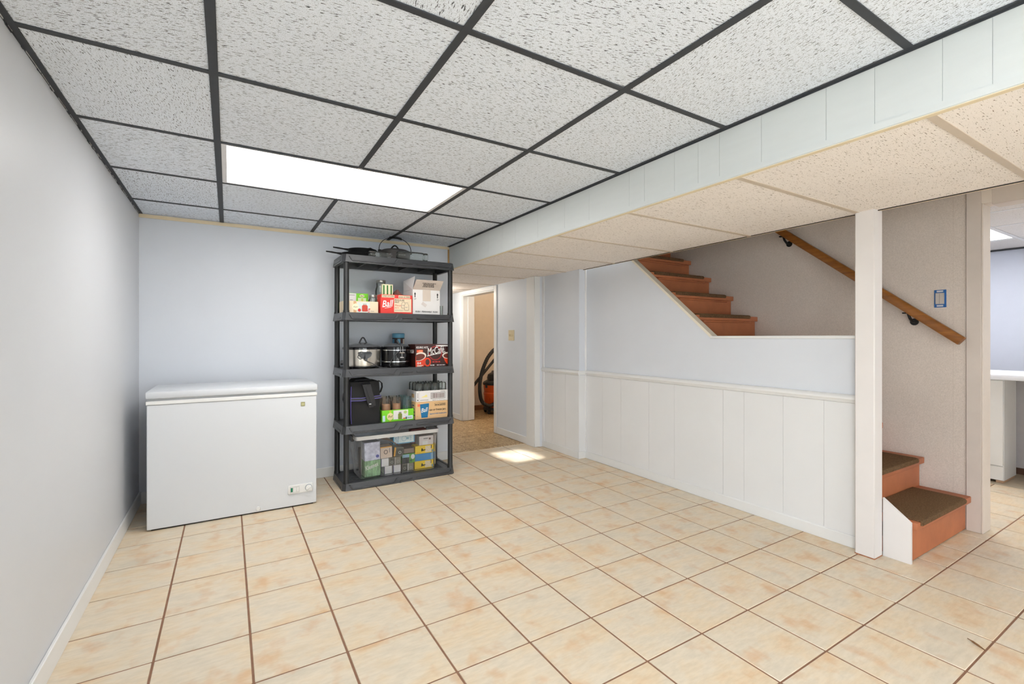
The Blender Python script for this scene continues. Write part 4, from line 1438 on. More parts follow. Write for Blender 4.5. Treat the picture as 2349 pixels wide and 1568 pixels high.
gg = G().prism([(yf + 0.006, WZ), (WYB - 0.01, WZ), (WYB - 0.015, WZ + 0.088), (yf + 0.010, WZ + 0.108)], 'x', -0.0015, 0.0015)
gg.v = [Vector((p.x + WXA + (p.z - WZ) * (0.22 - 1.2 * (p.y - yf)), p.y, p.z)) for p in gg.v]
part('side_flap', gg, WHITE_CARD, b, smooth=False)
gg = G().prism([(yf + 0.01, WZ), (WYB - 0.01, WZ), (WYB - 0.02, WZ + 0.055), (yf + 0.05, WZ + 0.045)], 'x', -0.0015, 0.0015)
gg.v = [Vector((p.x + WXB - 0.003 - (p.z - WZ) * 0.9, p.y, p.z)) for p in gg.v]
part('side_flap', gg, FL, b, smooth=False)
gg = G().prism([(1.40, WZ), (1.49, WZ), (1.485, WZ + 0.105), (1.455, WZ + 0.115), (1.42, WZ + 0.095)], 'y', WYB - 0.004, WYB - 0.001)
part('back_flap', gg, KRAFT, b, smooth=False)
for x in (1.285, 1.478):
    polyplate(b, 'arrow', [(x - 0.0035, Z4 + 0.140), (x + 0.0035, Z4 + 0.140), (x + 0.0035, Z4 + 0.165), (x + 0.0085, Z4 + 0.165), (x, Z4 + 0.182), (x - 0.0085, Z4 + 0.165), (x - 0.0035, Z4 + 0.165)], yf, INK)
    text(b, 'UP', x - 0.008, yf - 0.001, Z4 + 0.122, 0.016, 0.011, INK)
plate(b, 'tape', 1.350, 1.418, Z4 + 0.112, Z4 + 0.202, yf, M('tape', (218, 204, 190), 0.35))
text(b, 'RUSH \u00b7 PERISHABLE \u00b7 RUSH', 1.288, yf - 0.001, Z4 + 0.020, 0.190, 0.0135, INK, bold=0.0008, shear=0.1)
gg = G().box(1.340, 1.384, yf - 0.0008, yf, Z4 + 0.072, Z4 + 0.098).rot('Y', 0.6, (1.362, yf, Z4 + 0.085))
part('label_sticker', gg, M('sticker', (222, 212, 206), 0.5), b, smooth=False)
g = G().lathe([(0.0, Z4), (0.011, Z4), (0.013, Z4 + 0.08), (0.0118, Z4 + 0.08), (0.0098, Z4 + 0.004), (0.0, Z4 + 0.004)], (1.520, 3.64, 0), 16, cap=False)
top('shot_glass', g, GLASS, 'tiny clear glass tube right of the white carton', 'glass')

# ------------------------------------------------------------------ shelf 3 (middle)
STEEL = M('brushed_steel', (206, 200, 190), 0.24, metal=0.95, var=0.08, scale=3, stretch=(6, 6, 0.3))
GLOSS_BLACK = M('gloss_black_enamel', (16, 16, 18), 0.15, var=0.1)
LIDG = M('smoked_lid_glass', (92, 94, 97), 0.12, var=0.05, spec=0.6)


def cooker(x, y, rx, ry, body, label, bands):
    t = thing('slow_cooker', (x, y, Z3), label, 'slow cooker', 'slow cookers on the middle shelf')
    s = ry / rx
    part('base', G().lathe([(0, Z3), (rx * .90, Z3), (rx * .965, Z3 + .012), (rx * .96, Z3 + .018), (0, Z3 + .018)], (x, y, 0), 40, sy=s), GLOSS_BLACK, t)
    part('body', G().lathe([(rx * .955, Z3 + .016), (rx * .97, Z3 + .03), (rx * .98, Z3 + .10), (rx * .99, Z3 + .147), (rx * .9, Z3 + .147)], (x, y, 0), 48, sy=s, cap=False), body, t)
    part('rim', G().lathe([(rx * .98, Z3 + .145), (rx * 1.01, Z3 + .148), (rx * 1.01, Z3 + .160), (rx * .96, Z3 + .166), (rx * .9, Z3 + .160)], (x, y, 0), 48, sy=s, cap=False), GLOSS_BLACK, t)
    lid = part('lid', G().lathe([(rx * .955, Z3 + .165), (rx * .90, Z3 + .171), (rx * .70, Z3 + .183), (rx * .35, Z3 + .193), (0, Z3 + .195)], (x, y, 0), 48, sy=s, cap=False), LIDG, t)
    for zz, w in bands:
        part('band', G().lathe([(rx * .985, Z3 + zz - w), (rx * 1.005, Z3 + zz - w * .6), (rx * 1.005, Z3 + zz + w * .6), (rx * .985, Z3 + zz + w)], (x, y, 0), 48, sy=s, cap=False), M('chrome', (225, 225, 225), 0.12, metal=1.0, var=0.02), t)
    return t, lid


ck, lid = cooker(0.898, 3.750, 0.1445, 0.124, STEEL, 'stainless slow cooker with black loop lid handle', [])
part('lid_handle', G().tube([(0.905 - 0.028 + 0.056 * t / 12, 3.75, Z3 + 0.192 + 0.046 * math.sin(PI * t / 12)) for t in range(13)], 0.0058, 8).lathe([(0, Z3 + .188), (.036, Z3 + .190), (.034, Z3 + .198), (0, Z3 + .198)], (0.905, 3.75, 0), 20), BLACK_PLASTIC, lid)
yh = 3.626
gg = G().prism([(0.842, Z3 + .128), (0.932, Z3 + .128), (0.938, Z3 + .118), (0.930, Z3 + .095), (0.905, Z3 + .078), (0.868, Z3 + .078), (0.846, Z3 + .098), (0.838, Z3 + .118)], 'y', yh - 0.024, yh + 0.006)
part('handle', gg, BLACK_PLASTIC, ck)
part('handle_lip', G().box(0.846, 0.928, yh - 0.034, yh - 0.022, Z3 + .118, Z3 + .129, 0.004), GLOSS_BLACK, ck)
part('cord', G().tube([(0.87, yh - 0.030, Z3 + .122), (0.835, yh - 0.034, Z3 + .112), (0.828, yh - 0.034, Z3 + .09), (0.845, yh - 0.036, Z3 + .076), (0.872, yh - 0.032, Z3 + .085), (0.885, yh - 0.030, Z3 + .105), (0.883, yh - 0.036, Z3 + .085), (0.895, yh - 0.034, Z3 + .060), (0.94, yh - 0.03, Z3 + .040), (0.98, yh - 0.034, Z3 + .016), (1.015, yh - 0.04, Z3 + .006), (1.045, yh - 0.036, Z3 + .007), (1.05, yh - 0.026, Z3 + .007), (1.03, yh - 0.022, Z3 + .006)], 0.0032, 6), BLACK_PLASTIC, ck, 'black power cord')
part('plug', G().box(0.880, 0.900, yh - 0.042, yh - 0.028, Z3 + .060, Z3 + .082, 0.003), BLACK_PLASTIC, ck)
part('knob', G().lathe([(0, -.02), (.016, -.018), (.018, 0), (0, 0)], (0.752, 3.75, Z3 + .045), 16, 'x'), BLACK_PLASTIC, ck)

ck2, lid2 = cooker(1.166, 3.748, 0.1180, 0.106, GLOSS_BLACK, 'black slow cooker with chrome bands and lid clips', [(0.138, 0.004), (0.046, 0.005)])
yh = 3.648
part('handle', G().prism(ell(1.178, Z3 + .098, 0.036, 0.034, 18), 'y', yh - 0.020, yh + 0.004), GLOSS_BLACK, ck2)
part('clip', G().tube([(1.158, yh - 0.024, Z3 + .118), (1.198, yh - 0.024, Z3 + .118)], 0.0045, 8), MATS['chrome'], ck2)
part('clip', G().tube([(1.168, yh - 0.02, Z3 + .12), (1.168, yh - 0.014, Z3 + .165), (1.170, yh, Z3 + .172)], 0.0022, 6), MATS['chrome'], ck2)
part('clip', G().tube([(1.187, yh - 0.02, Z3 + .12), (1.187, yh - 0.014, Z3 + .165), (1.185, yh, Z3 + .172)], 0.0022, 6), MATS['chrome'], ck2)
part('latch', G().tube([(1.178, yh - 0.024, Z3 + .116), (1.178, yh - 0.026, Z3 + .085)], 0.0022, 6).box(1.162, 1.196, yh - 0.028, yh - 0.018, Z3 + .074, Z3 + .086, 0.003), MATS['chrome'], ck2)
part('cord', G().tube([(1.15, yh - 0.022, Z3 + .125), (1.12, yh - 0.018, Z3 + .10), (1.10, yh - 0.008, Z3 + .06), (1.085, yh - 0.004, Z3 + .02), (1.09, yh - 0.02, Z3 + .006)], 0.003, 6), BLACK_PLASTIC, ck2)
part('lid_handle', G().tube([(1.168, 3.72, Z3 + .196), (1.165, 3.70, Z3 + .214), (1.158, 3.68, Z3 + .210), (1.17, 3.66, Z3 + .185)], 0.006, 8), BLACK_PLASTIC, lid2)
# blue canister at the back
gg = G().lathe([(0, Z3), (.048, Z3), (.050, Z3 + .01), (.050, Z3 + .235), (.052, Z3 + .238), (.053, Z3 + .268), (.048, Z3 + .274), (0, Z3 + .274)], (1.238, 3.905, 0), 28)
cn = top('canister', gg, M('sky_blue_plastic', (96, 158, 188), 0.35), 'sky blue lidded canister behind the black slow cooker', 'canister')
rows_ = [(1.195, 1.216, 0.15, 0.235, 'dark_print', (40, 26, 26)), (1.218, 1.238, 0.13, 0.225, 'sky_print', (120, 186, 210)), (1.240, 1.262, 0.15, 0.235, 'maroon_print', (84, 40, 34)), (1.264, 1.282, 0.16, 0.230, 'cream_print', (214, 200, 180))]
gg = G()
for q, (xa, xb, za, zb, nm, col) in enumerate(rows_):
    xm = (xa + xb) / 2
    a0, a1 = math.asin((xa - 1.238) / .0508), math.asin((xb - 1.238) / .0508)
    gg = G()
    for w in range(4):
        t0, t1 = a0 + (a1 - a0) * w / 4, a0 + (a1 - a0) * (w + 1) / 4
        q4 = []
        for (t, z) in ((t0, za), (t1, za), (t1, zb), (t0, zb)):
            q4.append((1.238 + .0509 * math.sin(t), 3.905 - .0509 * math.cos(t), Z3 + z))
        gg.add(q4, [(0, 1, 2, 3)])
    part('label_print', gg, M(nm, col, 0.4), cn)
part('label_band', G().lathe([(.0512, Z3 + .226), (.0512, Z3 + .236)], (1.238, 3.905, 0), 28, cap=False), M('dark_print', (40, 26, 26)), cn)

# coffee pod carton
yf = 3.622
CXA, CXB = 1.288, 1.594
COFFEE = M('coffee_brown_card', (58, 26, 22), 0.35, var=0.1, scale=8)
g = G().box(CXA, CXB, yf, 3.80, Z3, Z3 + 0.182, 0.001)
b = top('coffee_carton', g, COFFEE, 'dark brown coffee pod carton with red cups on middle shelf', 'box')
part('top_panel', G().box(CXA + 0.002, CXB - 0.002, yf + 0.002, 3.798, Z3 + 0.182, Z3 + 0.1826), M('maroon_card', (120, 56, 46), 0.4), b, smooth=False)
text(b, 'KEURIG HOT', 1.295, yf - 0.001, Z3 + 0.150, 0.100, 0.0165, WHITE_INK, bold=0.0006)
plate(b, 'print_panel', 1.299, 1.352, Z3 + 0.116, Z3 + 0.139, yf, M('orange_card', (226, 78, 36), 0.5))
for q in range(2):
    plate(b, 'print_line', 1.305 + q * 0.012, 1.348, Z3 + 0.121 + q * 0.009, Z3 + 0.125 + q * 0.009, yf - 0.0006, M('peach_ink', (246, 190, 150), 0.5))
ringplate(b, 'ring_print', 1.460, Z3 + 0.110, 0.060, 0.060, 0.010, yf, M('deep_red_print', (150, 30, 24), 0.4))
text(b, 'McCaf\u00e9.', 1.390, yf - 0.002, Z3 + 0.094, 0.155, 0.060, WHITE_INK, shear=0.25, bold=0.0004, tilt=-0.14)
polyplate(b, 'swoosh', [(1.388, Z3 + 0.084), (1.45, Z3 + 0.098), (1.51, Z3 + 0.106), (1.51, Z3 + 0.108), (1.45, Z3 + 0.103), (1.388, Z3 + 0.091)], yf - 0.001, WHITE_INK)
ORC = M('cup_red_print', (226, 60, 20), 0.4)
CUPW = M('cup_white_print', (236, 224, 210), 0.4)
CUPB = M('cup_coffee_print', (104, 44, 30), 0.4, var=0.25, scale=60)
polyplate(b, 'cup_print', [(1.289, Z3 + 0.085), (1.379, Z3 + 0.092), (1.374, Z3 + 0.048), (1.360, Z3 + 0.004), (1.335, Z3 + 0.002), (1.289, Z3 + 0.002)], yf, ORC)
polyplate(b, 'cup_rim_print', [(p[0], p[1] + (p[0] - 1.322) * 0.16) for p in ell(1.322, Z3 + 0.084, 0.057, 0.034, 40) if p[0] > 1.2885], yf - 0.0008, CUPW)
polyplate(b, 'coffee_print', [(p[0], p[1] + (p[0] - 1.320) * 0.16) for p in ell(1.320, Z3 + 0.080, 0.048, 0.026, 40) if p[0] > 1.2885], yf - 0.0016, CUPB)
ringplate(b, 'cup_handle_print', 1.391, Z3 + 0.038, 0.030, 0.036, 0.012, yf - 0.0004, ORC)
text(b, '84', 1.301, yf - 0.0022, Z3 + 0.022, 0.034, 0.018, WHITE_INK, bold=0.0008)
plate(b, 'print_line', 1.301, 1.352, Z3 + 0.010, Z3 + 0.015, yf - 0.0012, CUPW)
plate(b, 'print_line', 1.301, 1.340, Z3 + 0.003, Z3 + 0.007, yf - 0.0012, CUPW)
polyplate(b, 'cup_print', [(1.524, Z3 + 0.092), (1.593, Z3 + 0.098), (1.593, Z3 + 0.006), (1.570, Z3 + 0.010), (1.545, Z3 + 0.040)], yf, ORC)
polyplate(b, 'cup_rim_print', [p for p in ell(1.572, Z3 + 0.090, 0.052, 0.028, 26) if p[0] < 1.5935], yf - 0.0008, CUPW)
polyplate(b, 'coffee_print', [p for p in ell(1.574, Z3 + 0.086, 0.044, 0.020, 26) if p[0] < 1.5935], yf - 0.0016, CUPB)
plate(b, 'print_strip', 1.464, 1.590, Z3 + 0.165, Z3 + 0.176, yf, WHITE_INK)
words(b, 1.433, 1.501, Z3 + 0.034, Z3 + 0.044, yf, RED_INK, 3)
words(b, 1.415, 1.451, Z3 + 0.008, Z3 + 0.0155, yf, WHITE_INK, 4)
words(b, 1.472, 1.547, Z3 + 0.009, Z3 + 0.0155, yf, WHITE_INK, 5)
text(b, 'McCaf\u00e9', CXA - 0.001, 3.75, Z3 + 0.11, 0.09, 0.03, WHITE_INK, side='left', shear=0.25)

# ------------------------------------------------------------------ shelf 2
# black cooler bag
BAG = M('black_nylon', (9, 9, 11), 0.7, var=0.2, scale=30, bmp=0.4, bscale=25)
BX0, BX1, BY0, BY1, BZ0, BZ1 = 0.785, 1.010, 3.63, 3.86, Z2, Z2 + 0.335
bm = bmesh.new()
bmesh.ops.create_cube(bm, size=1.0)
bmesh.ops.subdivide_edges(bm, edges=bm.edges[:], cuts=7, use_grid_fill=True)
rgg = random.Random(11)
for v in bm.verts:
    x, y, z = v.co
    q = 1 - 0.10 * max(0, z) ** 2 * 2
    k = 1.0 + 0.05 * math.cos(PI * z) * (1 - abs(2 * y) ** 2)
    if abs(x) > .49 and abs(y) > .49:
        x *= .965
        y *= .965
    if z > .49:
        z += 0.05 * math.cos(PI * x) * math.cos(PI * y)
    wob = 0.010 * math.sin(9 * z + 5 * x) if z > -.45 else 0
    v.co = ((BX0 + BX1) / 2 + (BX1 - BX0) * x * q * k, (BY0 + BY1) / 2 + (BY1 - BY0) * (y * q * k + wob), BZ0 + (BZ1 - BZ0) * (z + .5) * .955)
gg = G()
bm.verts.index_update()
gg.add([v.co.copy() for v in bm.verts], [[v.index for v in f.verts] for f in bm.faces])
bm.free()
bag = top('cooler_bag', gg, BAG, 'black fabric cooler bag with purple piping on fourth shelf', 'bag')
PUR = M('purple_piping', (104, 92, 178), 0.5)
yb_ = BY0 - 0.010
part('piping', G().tube([(0.790, yb_ + .004, BZ0 + .01), (0.784, yb_ - .002, BZ0 + .07), (0.783, yb_ - .006, BZ0 + .18), (0.787, yb_ - .003, BZ0 + .29)], 0.0022, 6), PUR, bag, 'purple piping')
part('piping', G().tube([(0.780, yb_ - .005, BZ0 + .203), (0.86, yb_ - .007, BZ0 + .200), (0.94, yb_ - .007, BZ0 + .206), (1.012, yb_ - .004, BZ0 + .212)], 0.0022, 6), PUR, bag, 'purple piping')
part('piping', G().tube([(0.780, yb_ - .005, BZ0 + .183), (0.86, yb_ - .007, BZ0 + .180), (0.94, yb_ - .007, BZ0 + .188), (1.012, yb_ - .004, BZ0 + .194)], 0.0022, 6), PUR, bag, 'purple piping')
part('zip', G().ribbon([(0.780, yb_ - .004, BZ0 + .193), (0.90, yb_ - .006, BZ0 + .190), (1.012, yb_ - .003, BZ0 + .203)], (0, 0, 0.014), 0.003), M('zip_black', (36, 36, 40), 0.5), bag)
STRAP = M('webbing', (46, 46, 49), 0.75, var=0.1, scale=80, bmp=0.3, bscale=300)
part('strap', G().ribbon([(0.872, yb_ + .03, BZ0 + .318), (0.885, yb_ - .008, BZ0 + .30), (0.90, yb_ - .018, BZ0 + .24), (0.915, yb_ - .018, BZ0 + .18), (0.935, yb_ - .014, BZ0 + .125)], (0.034, 0.0, 0.004), 0.003), STRAP, bag)
part('strap', G().ribbon([(0.905, yb_ + .03, BZ0 + .322), (0.912, yb_ - .006, BZ0 + .30), (0.922, yb_ - .024, BZ0 + .24), (0.940, yb_ - .026, BZ0 + .18), (0.948, yb_ - .020, BZ0 + .135)], (0.036, 0.0, 0.004), 0.003), STRAP, bag)
part('carry_handle', G().ribbon([(0.995, 3.72, BZ0 + .30), (1.018, 3.70, BZ0 + .318), (1.036, 3.69, BZ0 + .30), (1.036, 3.68, BZ0 + .27), (1.024, 3.68, BZ0 + .235), (1.010, 3.69, BZ0 + .22)], (0.0, 0.034, 0.0), 0.004), STRAP, bag)
part('top_fold', G().prism([(0.800, BZ0 + .312), (0.83, BZ0 + .335), (0.93, BZ0 + .342), (0.965, BZ0 + .318)], 'y', 3.67, 3.82), BAG, bag)
part('buckle', G().box(0.915, 0.930, yb_ - .026, yb_ - .018, BZ0 + .150, BZ0 + .156), M('zinc', (205, 208, 210)), bag)
part('side_strap', G().ribbon([(0.782, 3.76, BZ0 + .26), (0.762, 3.76, BZ0 + .225), (0.756, 3.76, BZ0 + .18), (0.764, 3.76, BZ0 + .15), (0.782, 3.76, BZ0 + .13)], (0, 0.03, 0), 0.004), STRAP, bag)


def straight_jar(x, y, z, r, h, glass, label, group, inverted=False, inside=None):
    if not inverted:
        p = [(0.0, z), (r * .92, z), (r, z + .006), (r, z + h * .82), (r * .9, z + h * .87), (r * .92, z + h)]
    else:
        p = [(r * .84, z), (r * .82, z + h * .15), (r, z + h * .28), (r, z + h - .012), (r * .86, z + h), (r * .7, z + h - .003), (0, z + h - .004)]
    t = top('canning_jar', G().lathe(p, (x, y, 0), 20, cap=False), glass, label, 'jar', group)
    return t


# lime tray and its jars
GXA, GXB, GYA, GYB = 1.020, 1.274, 3.622, 3.845
t_ = 0.003
gg = G()
gg.box(GXA, GXB, GYA, GYA + t_, Z2, Z2 + 0.090)
gg.box(GXA, GXB, GYB - t_, GYB, Z2, Z2 + 0.090)
gg.box(GXA, GXA + t_, GYA + t_, GYB - t_, Z2, Z2 + 0.090)
gg.box(GXB - t_, GXB, GYA + t_, GYB - t_, Z2, Z2 + 0.090)
gg.box(GXA + t_, GXB - t_, GYA + t_, GYB - t_, Z2, Z2 + t_)
b = top('jar_tray', gg, GREEN_CARD, 'lime green cardboard tray holding amber and blue jars', 'tray', smooth=False)
yf = GYA
plate(b, 'print_panel', 1.109, 1.228, Z2 + 0.014, Z2 + 0.084, yf, WHITE_CARD)
polyplate(b, 'logo_patch', ell(1.083, Z2 + 0.040, 0.027, 0.030, 8), yf - 0.0004, M('cream_patch', (240, 226, 168), 0.6))
plate(b, 'print_band', 1.076, 1.092, Z2, Z2 + 0.0895, yf, M('lime_band', (186, 214, 40), 0.5))
text(b, 'Ball', 1.064, yf - 0.002, Z2 + 0.033, 0.038, 0.018, M('brown_ink', (110, 74, 40)), shear=0.3)
jar_icon(b, 1.146, 1.178, Z2 + 0.014, Z2 + 0.070, yf - 0.0008, M('pickle_green', (122, 138, 40), 0.5, var=0.25, scale=90), GREY_INK)
polyplate(b, 'picture', [(1.185, Z2 + .012), (1.205, Z2 + .012), (1.212, Z2 + .022), (1.190, Z2 + .022)], yf - 0.0008, M('orange_food', (222, 130, 50), 0.5))
plate(b, 'print_panel', 1.204, 1.266, Z2 + 0.008, Z2 + 0.036, yf - 0.0007, M('pale_sky_print', (214, 232, 238), 0.5))
plate(b, 'print_tag', 1.207, 1.217, Z2 + 0.010, Z2 + 0.028, yf - 0.0014, M('dark_green_print', (20, 84, 60), 0.5))
plate(b, 'print_line', 1.220, 1.258, Z2 + 0.018, Z2 + 0.023, yf - 0.0014, GREY_INK)
polyplate(b, 'picture', ell(1.205, Z2 + 0.066, 0.014, 0.012, 12), yf - 0.0008, M('lettuce', (178, 206, 120), 0.6))
plate(b, 'print_panel', 1.024, 1.044, Z2 + 0.004, Z2 + 0.05, yf, M('blue_white_print', (196, 226, 236), 0.5))
r = 0.040
for row in range(2):
    for q in range(3):
        gl = BLUE_GLASS if q == 2 else BROWN_GLASS
        col = 'blue tinted' if q == 2 else 'amber tinted'
        straight_jar(GXA + 0.044 + q * 0.083, GYA + 0.047 + row * 0.095, Z2 + t_, r, 0.180, gl, '%s straight jar standing in the lime tray, %s row%s' % (col, 'front' if row == 0 else 'back', ('', '')[0] if q == 2 else (', leftmost', ', beside the blue jar')[q]), 'jars in the lime tray')
# kraft separators seen through the jars
for q in range(2):
    gg = G().lathe([(0.033, 0.0), (0.033, 0.118)], (GXA + 0.044 + q * 0.083, GYA + 0.047, Z2 + t_ + 0.010), 18, cap=False)
    top('kraft_liner', gg, M('kraft_liner_card', (206, 160, 118), 0.8), 'tan paper liner inside the %s front amber jar of the lime tray' % ('left', 'right')[q], 'liner', 'paper liners in the amber jars')

# kraft jar carton
yf = 3.602
g = G().box(1.283, 1.574, yf, 3.835, Z2, Z2 + 0.137, 0.001)
b = top('kraft_carton', g, KRAFT, 'tan jar carton with blue tumbler print on fourth shelf', 'box')
BLUE_INK = M('teal_blue_ink', (0, 110, 160), 0.5)
polyplate(b, 'tumbler_print', [(1.332, Z2 + 0.010), (1.384, Z2 + 0.010), (1.390, Z2 + 0.055), (1.396, Z2 + 0.105), (1.396, Z2 + 0.124), (1.320, Z2 + 0.120), (1.321, Z2 + 0.100), (1.327, Z2 + 0.050)], yf, BLUE_INK)
text(b, 'Ball', 1.328, yf - 0.0016, Z2 + 0.052, 0.060, 0.034, WHITE_INK, shear=0.35, bold=0.0005, tilt=-0.15)
text(b, 'can or freeze jars', 1.398, yf - 0.001, Z2 + 0.062, 0.143, 0.023, INK, bold=0.0006)
text(b, 'tapered wide mouth pints', 1.402, yf - 0.001, Z2 + 0.032, 0.146, 0.015, BLUE_INK, bold=0.0005)
ry0, ry1 = Z2 + 0.098, Z2 + 0.121
for (xa, xb, za, zb) in ((1.446, 1.539, ry0, ry0 + 0.0015), (1.446, 1.539, ry1 - 0.0015, ry1), (1.446, 1.4475, ry0, ry1), (1.5375, 1.539, ry0, ry1)):
    plate(b, 'print_frame', xa, xb, za, zb, yf, INK)
words(b, 1.450, 1.482, ry0 + 0.006, ry0 + 0.013, yf, INK, 7)
text(b, '66000', 1.486, yf - 0.001, ry0 + 0.004, 0.049, 0.015, INK, bold=0.0005)
plate(b, 'print_tag', 1.299, 1.320, Z2 + 0.102, Z2 + 0.122, yf, M('coral_print', (240, 120, 84), 0.5))
polyplate(b, 'dot', ell(1.297, Z2 + 0.026, 0.003, 0.003, 10), yf, MATS['coral_print'])
for q in range(4):
    gg = G().box(1.2825, 1.283, 3.62 + q * 0.006, 3.66 + q * 0.005, Z2 + 0.025 + q * 0.026, Z2 + 0.036 + q * 0.026)
    part('side_print', gg, M('dark_teal_print', (40, 84, 92), 0.6), b, smooth=False)
# white tray of upturned jars on the kraft carton
WT = Z2 + 0.138
TXA, TXB, TYA, TYB = 1.292, 1.568, 3.612, 3.838
gg = G()
gg.box(TXA, TXB, TYA, TYA + t_, WT, WT + 0.088)
gg.box(TXA, TXB, TYB - t_, TYB, WT, WT + 0.088)
gg.box(TXA, TXA + t_, TYA + t_, TYB - t_, WT, WT + 0.088)
gg.box(TXB - t_, TXB, TYA + t_, TYB - t_, WT, WT + 0.088)
gg.box(TXA + t_, TXB - t_, TYA + t_, TYB - t_, WT, WT + t_)
b = top('jar_tray', gg, WHITE_CARD, 'white cardboard tray of upturned jars on the tan carton', 'tray', smooth=False)
yf = TYA
for (xa, xb, za, zb) in ((1.416, 1.543, .018, .0205), (1.416, 1.543, .066, .0685), (1.416, 1.4185, .018, .0685), (1.5405, 1.543, .018, .0685)):
    plate(b, 'barcode_frame', xa, xb, WT + za, WT + zb, yf, INK)
gg = G()
rb = random.Random(2)
x = 1.422
while x < 1.536:
    w = rb.choice((0.0016, 0.0028, 0.004))
    gg.box(x, x + w, yf - 0.0008, yf, WT + 0.024, WT + 0.063)
    x += w + rb.choice((0.0018, 0.003))
part('barcode', gg, M('barcode_ink', (120, 96, 92), 0.6), b, smooth=False)
polyplate(b, 'logo_print', [(1.340, WT + .040), (1.360, WT + .046), (1.376, WT + .058), (1.386, WT + .046), (1.386, WT + .038), (1.340, WT + .034)], yf, M('pale_yellow_print', (244, 232, 150), 0.6))
words(b, 1.430, 1.458, WT + 0.005, WT + 0.010, yf, GREY_INK, 6)
text(b, 'Pint Mason Jars', 1.462, yf - 0.001, WT + 0.004, 0.083, 0.008, GREY_INK)
plate(b, 'print_line', 1.325, 1.395, WT + 0.010, WT + 0.014, yf, GREY_INK)
plate(b, 'print_line', 1.50, 1.543, WT + 0.075, WT + 0.079, yf, GREY_INK)
plate(b, 'print_line', 1.3175, 1.3185, WT + 0.004, WT + 0.084, yf, GREY_INK)
plate(b, 'print_line', 1.303, 1.3075, WT + 0.030, WT + 0.072, yf, GREY_INK)
polyplate(b, 'dot', ell(1.305, WT + 0.014, 0.0045, 0.006, 12), yf, INK)
gg = G().box(TXA - 0.0006, TXA, 3.66, 3.72, WT + 0.03, WT + 0.06)
part('side_print', gg, KRAFT, b, smooth=False)
for row in range(3):
    for q in range(4):
        straight_jar(TXA + 0.036 + q * 0.068, TYA + 0.037 + row * 0.073, WT + t_, 0.0325, 0.145, GLASS, 'clear upturned jar in the white tray, %s row, %s from left' % (('front', 'middle', 'back')[row], ('first', 'second', 'third', 'fourth')[q]), 'upturned jars in the white tray', True)

# ------------------------------------------------------------------ clear bin on the bottom shelf
BT = 0.380


def loop_rect(xa, xb, ya, yb, z, c=0.02, n=4):
    pts = []
    for (cx, cy, a0) in ((xb - c, ya + c, -PI / 2), (xb - c, yb - c, 0), (xa + c, yb - c, PI / 2), (xa + c, ya + c, PI)):
        for i in range(n + 1):
            a = a0 + PI / 2 * i / n
            pts.append((cx + c * math.cos(a), cy + c * math.sin(a), z))
    return pts


bn = thing('storage_bin', (1.157, 3.75, Z1), 'clear plastic storage bin full of small boxes on bottom shelf', 'bin')
lo = loop_rect(0.858, 1.456, 3.628, 3.872, Z1 + 0.004)
hi = loop_rect(0.828, 1.474, 3.610, 3.890, BT - 0.022)
n = len(lo)
gg = G()
gg.add(lo + hi, [(i, (i + 1) % n, (i + 1) % n + n, i + n) for i in range(n)] + [tuple(range(n))])
part('tub', gg, CLEAR_PLASTIC, bn)
o1 = loop_rect(0.816, 1.486, 3.600, 3.900, BT - 0.028, 0.025)
o2 = loop_rect(0.816, 1.486, 3.600, 3.900, BT, 0.025)
i1 = loop_rect(0.832, 1.470, 3.614, 3.886, BT - 0.028, 0.018)
i2 = loop_rect(0.828, 1.474, 3.610, 3.890, BT, 0.018)
gg = G()
vv = o1 + o2 + i2 + i1
fs = []
for a, b2 in ((0, 1), (1, 2), (2, 3), (3, 0)):
    fs += [(a * n + i, a * n + (i + 1) % n, b2 * n + (i + 1) % n, b2 * n + i) for i in range(n)]
gg.add(vv, fs)
part('rim', gg, M('milky_plastic', (226, 224, 222), 0.4, var=0.02), bn)
for x in (0.86, 1.452):
    part('corner_rib', G().box(x - 0.004, x + 0.004, 3.612, 3.622, 0.09, BT - 0.03), CLEAR_PLASTIC, bn)
part('side_latch', G().prism([(3.68, BT - 0.005), (3.82, BT - 0.005), (3.80, BT - 0.05), (3.70, BT - 0.05)], 'x', 0.806, 0.824), BLACK_PLASTIC, bn, 'black latch')


def small(name, x0, x1, z0, z1, mat, label, y0=3.655, d=0.09, tilt=0.0, prints=()):
    gg = G().box(x0, x1, y0, y0 + d, z0, z1, 0.001)
    if tilt:
        gg.rot('Y', tilt, ((x0 + x1) / 2, y0, z0))
    b_ = top(name, gg, mat, label, 'box', 'small boxes in the clear bin')
    for (nm, a, b3, c, e, m_) in prints:
        pg = G().box(x0 + (x1 - x0) * a, x0 + (x1 - x0) * b3, y0 - 0.0007, y0, z0 + (z1 - z0) * c, z0 + (z1 - z0) * e)
        if tilt:
            pg.rot('Y', tilt, ((x0 + x1) / 2, y0, z0))
        part(nm, pg, m_, b_, smooth=False)
    return b_


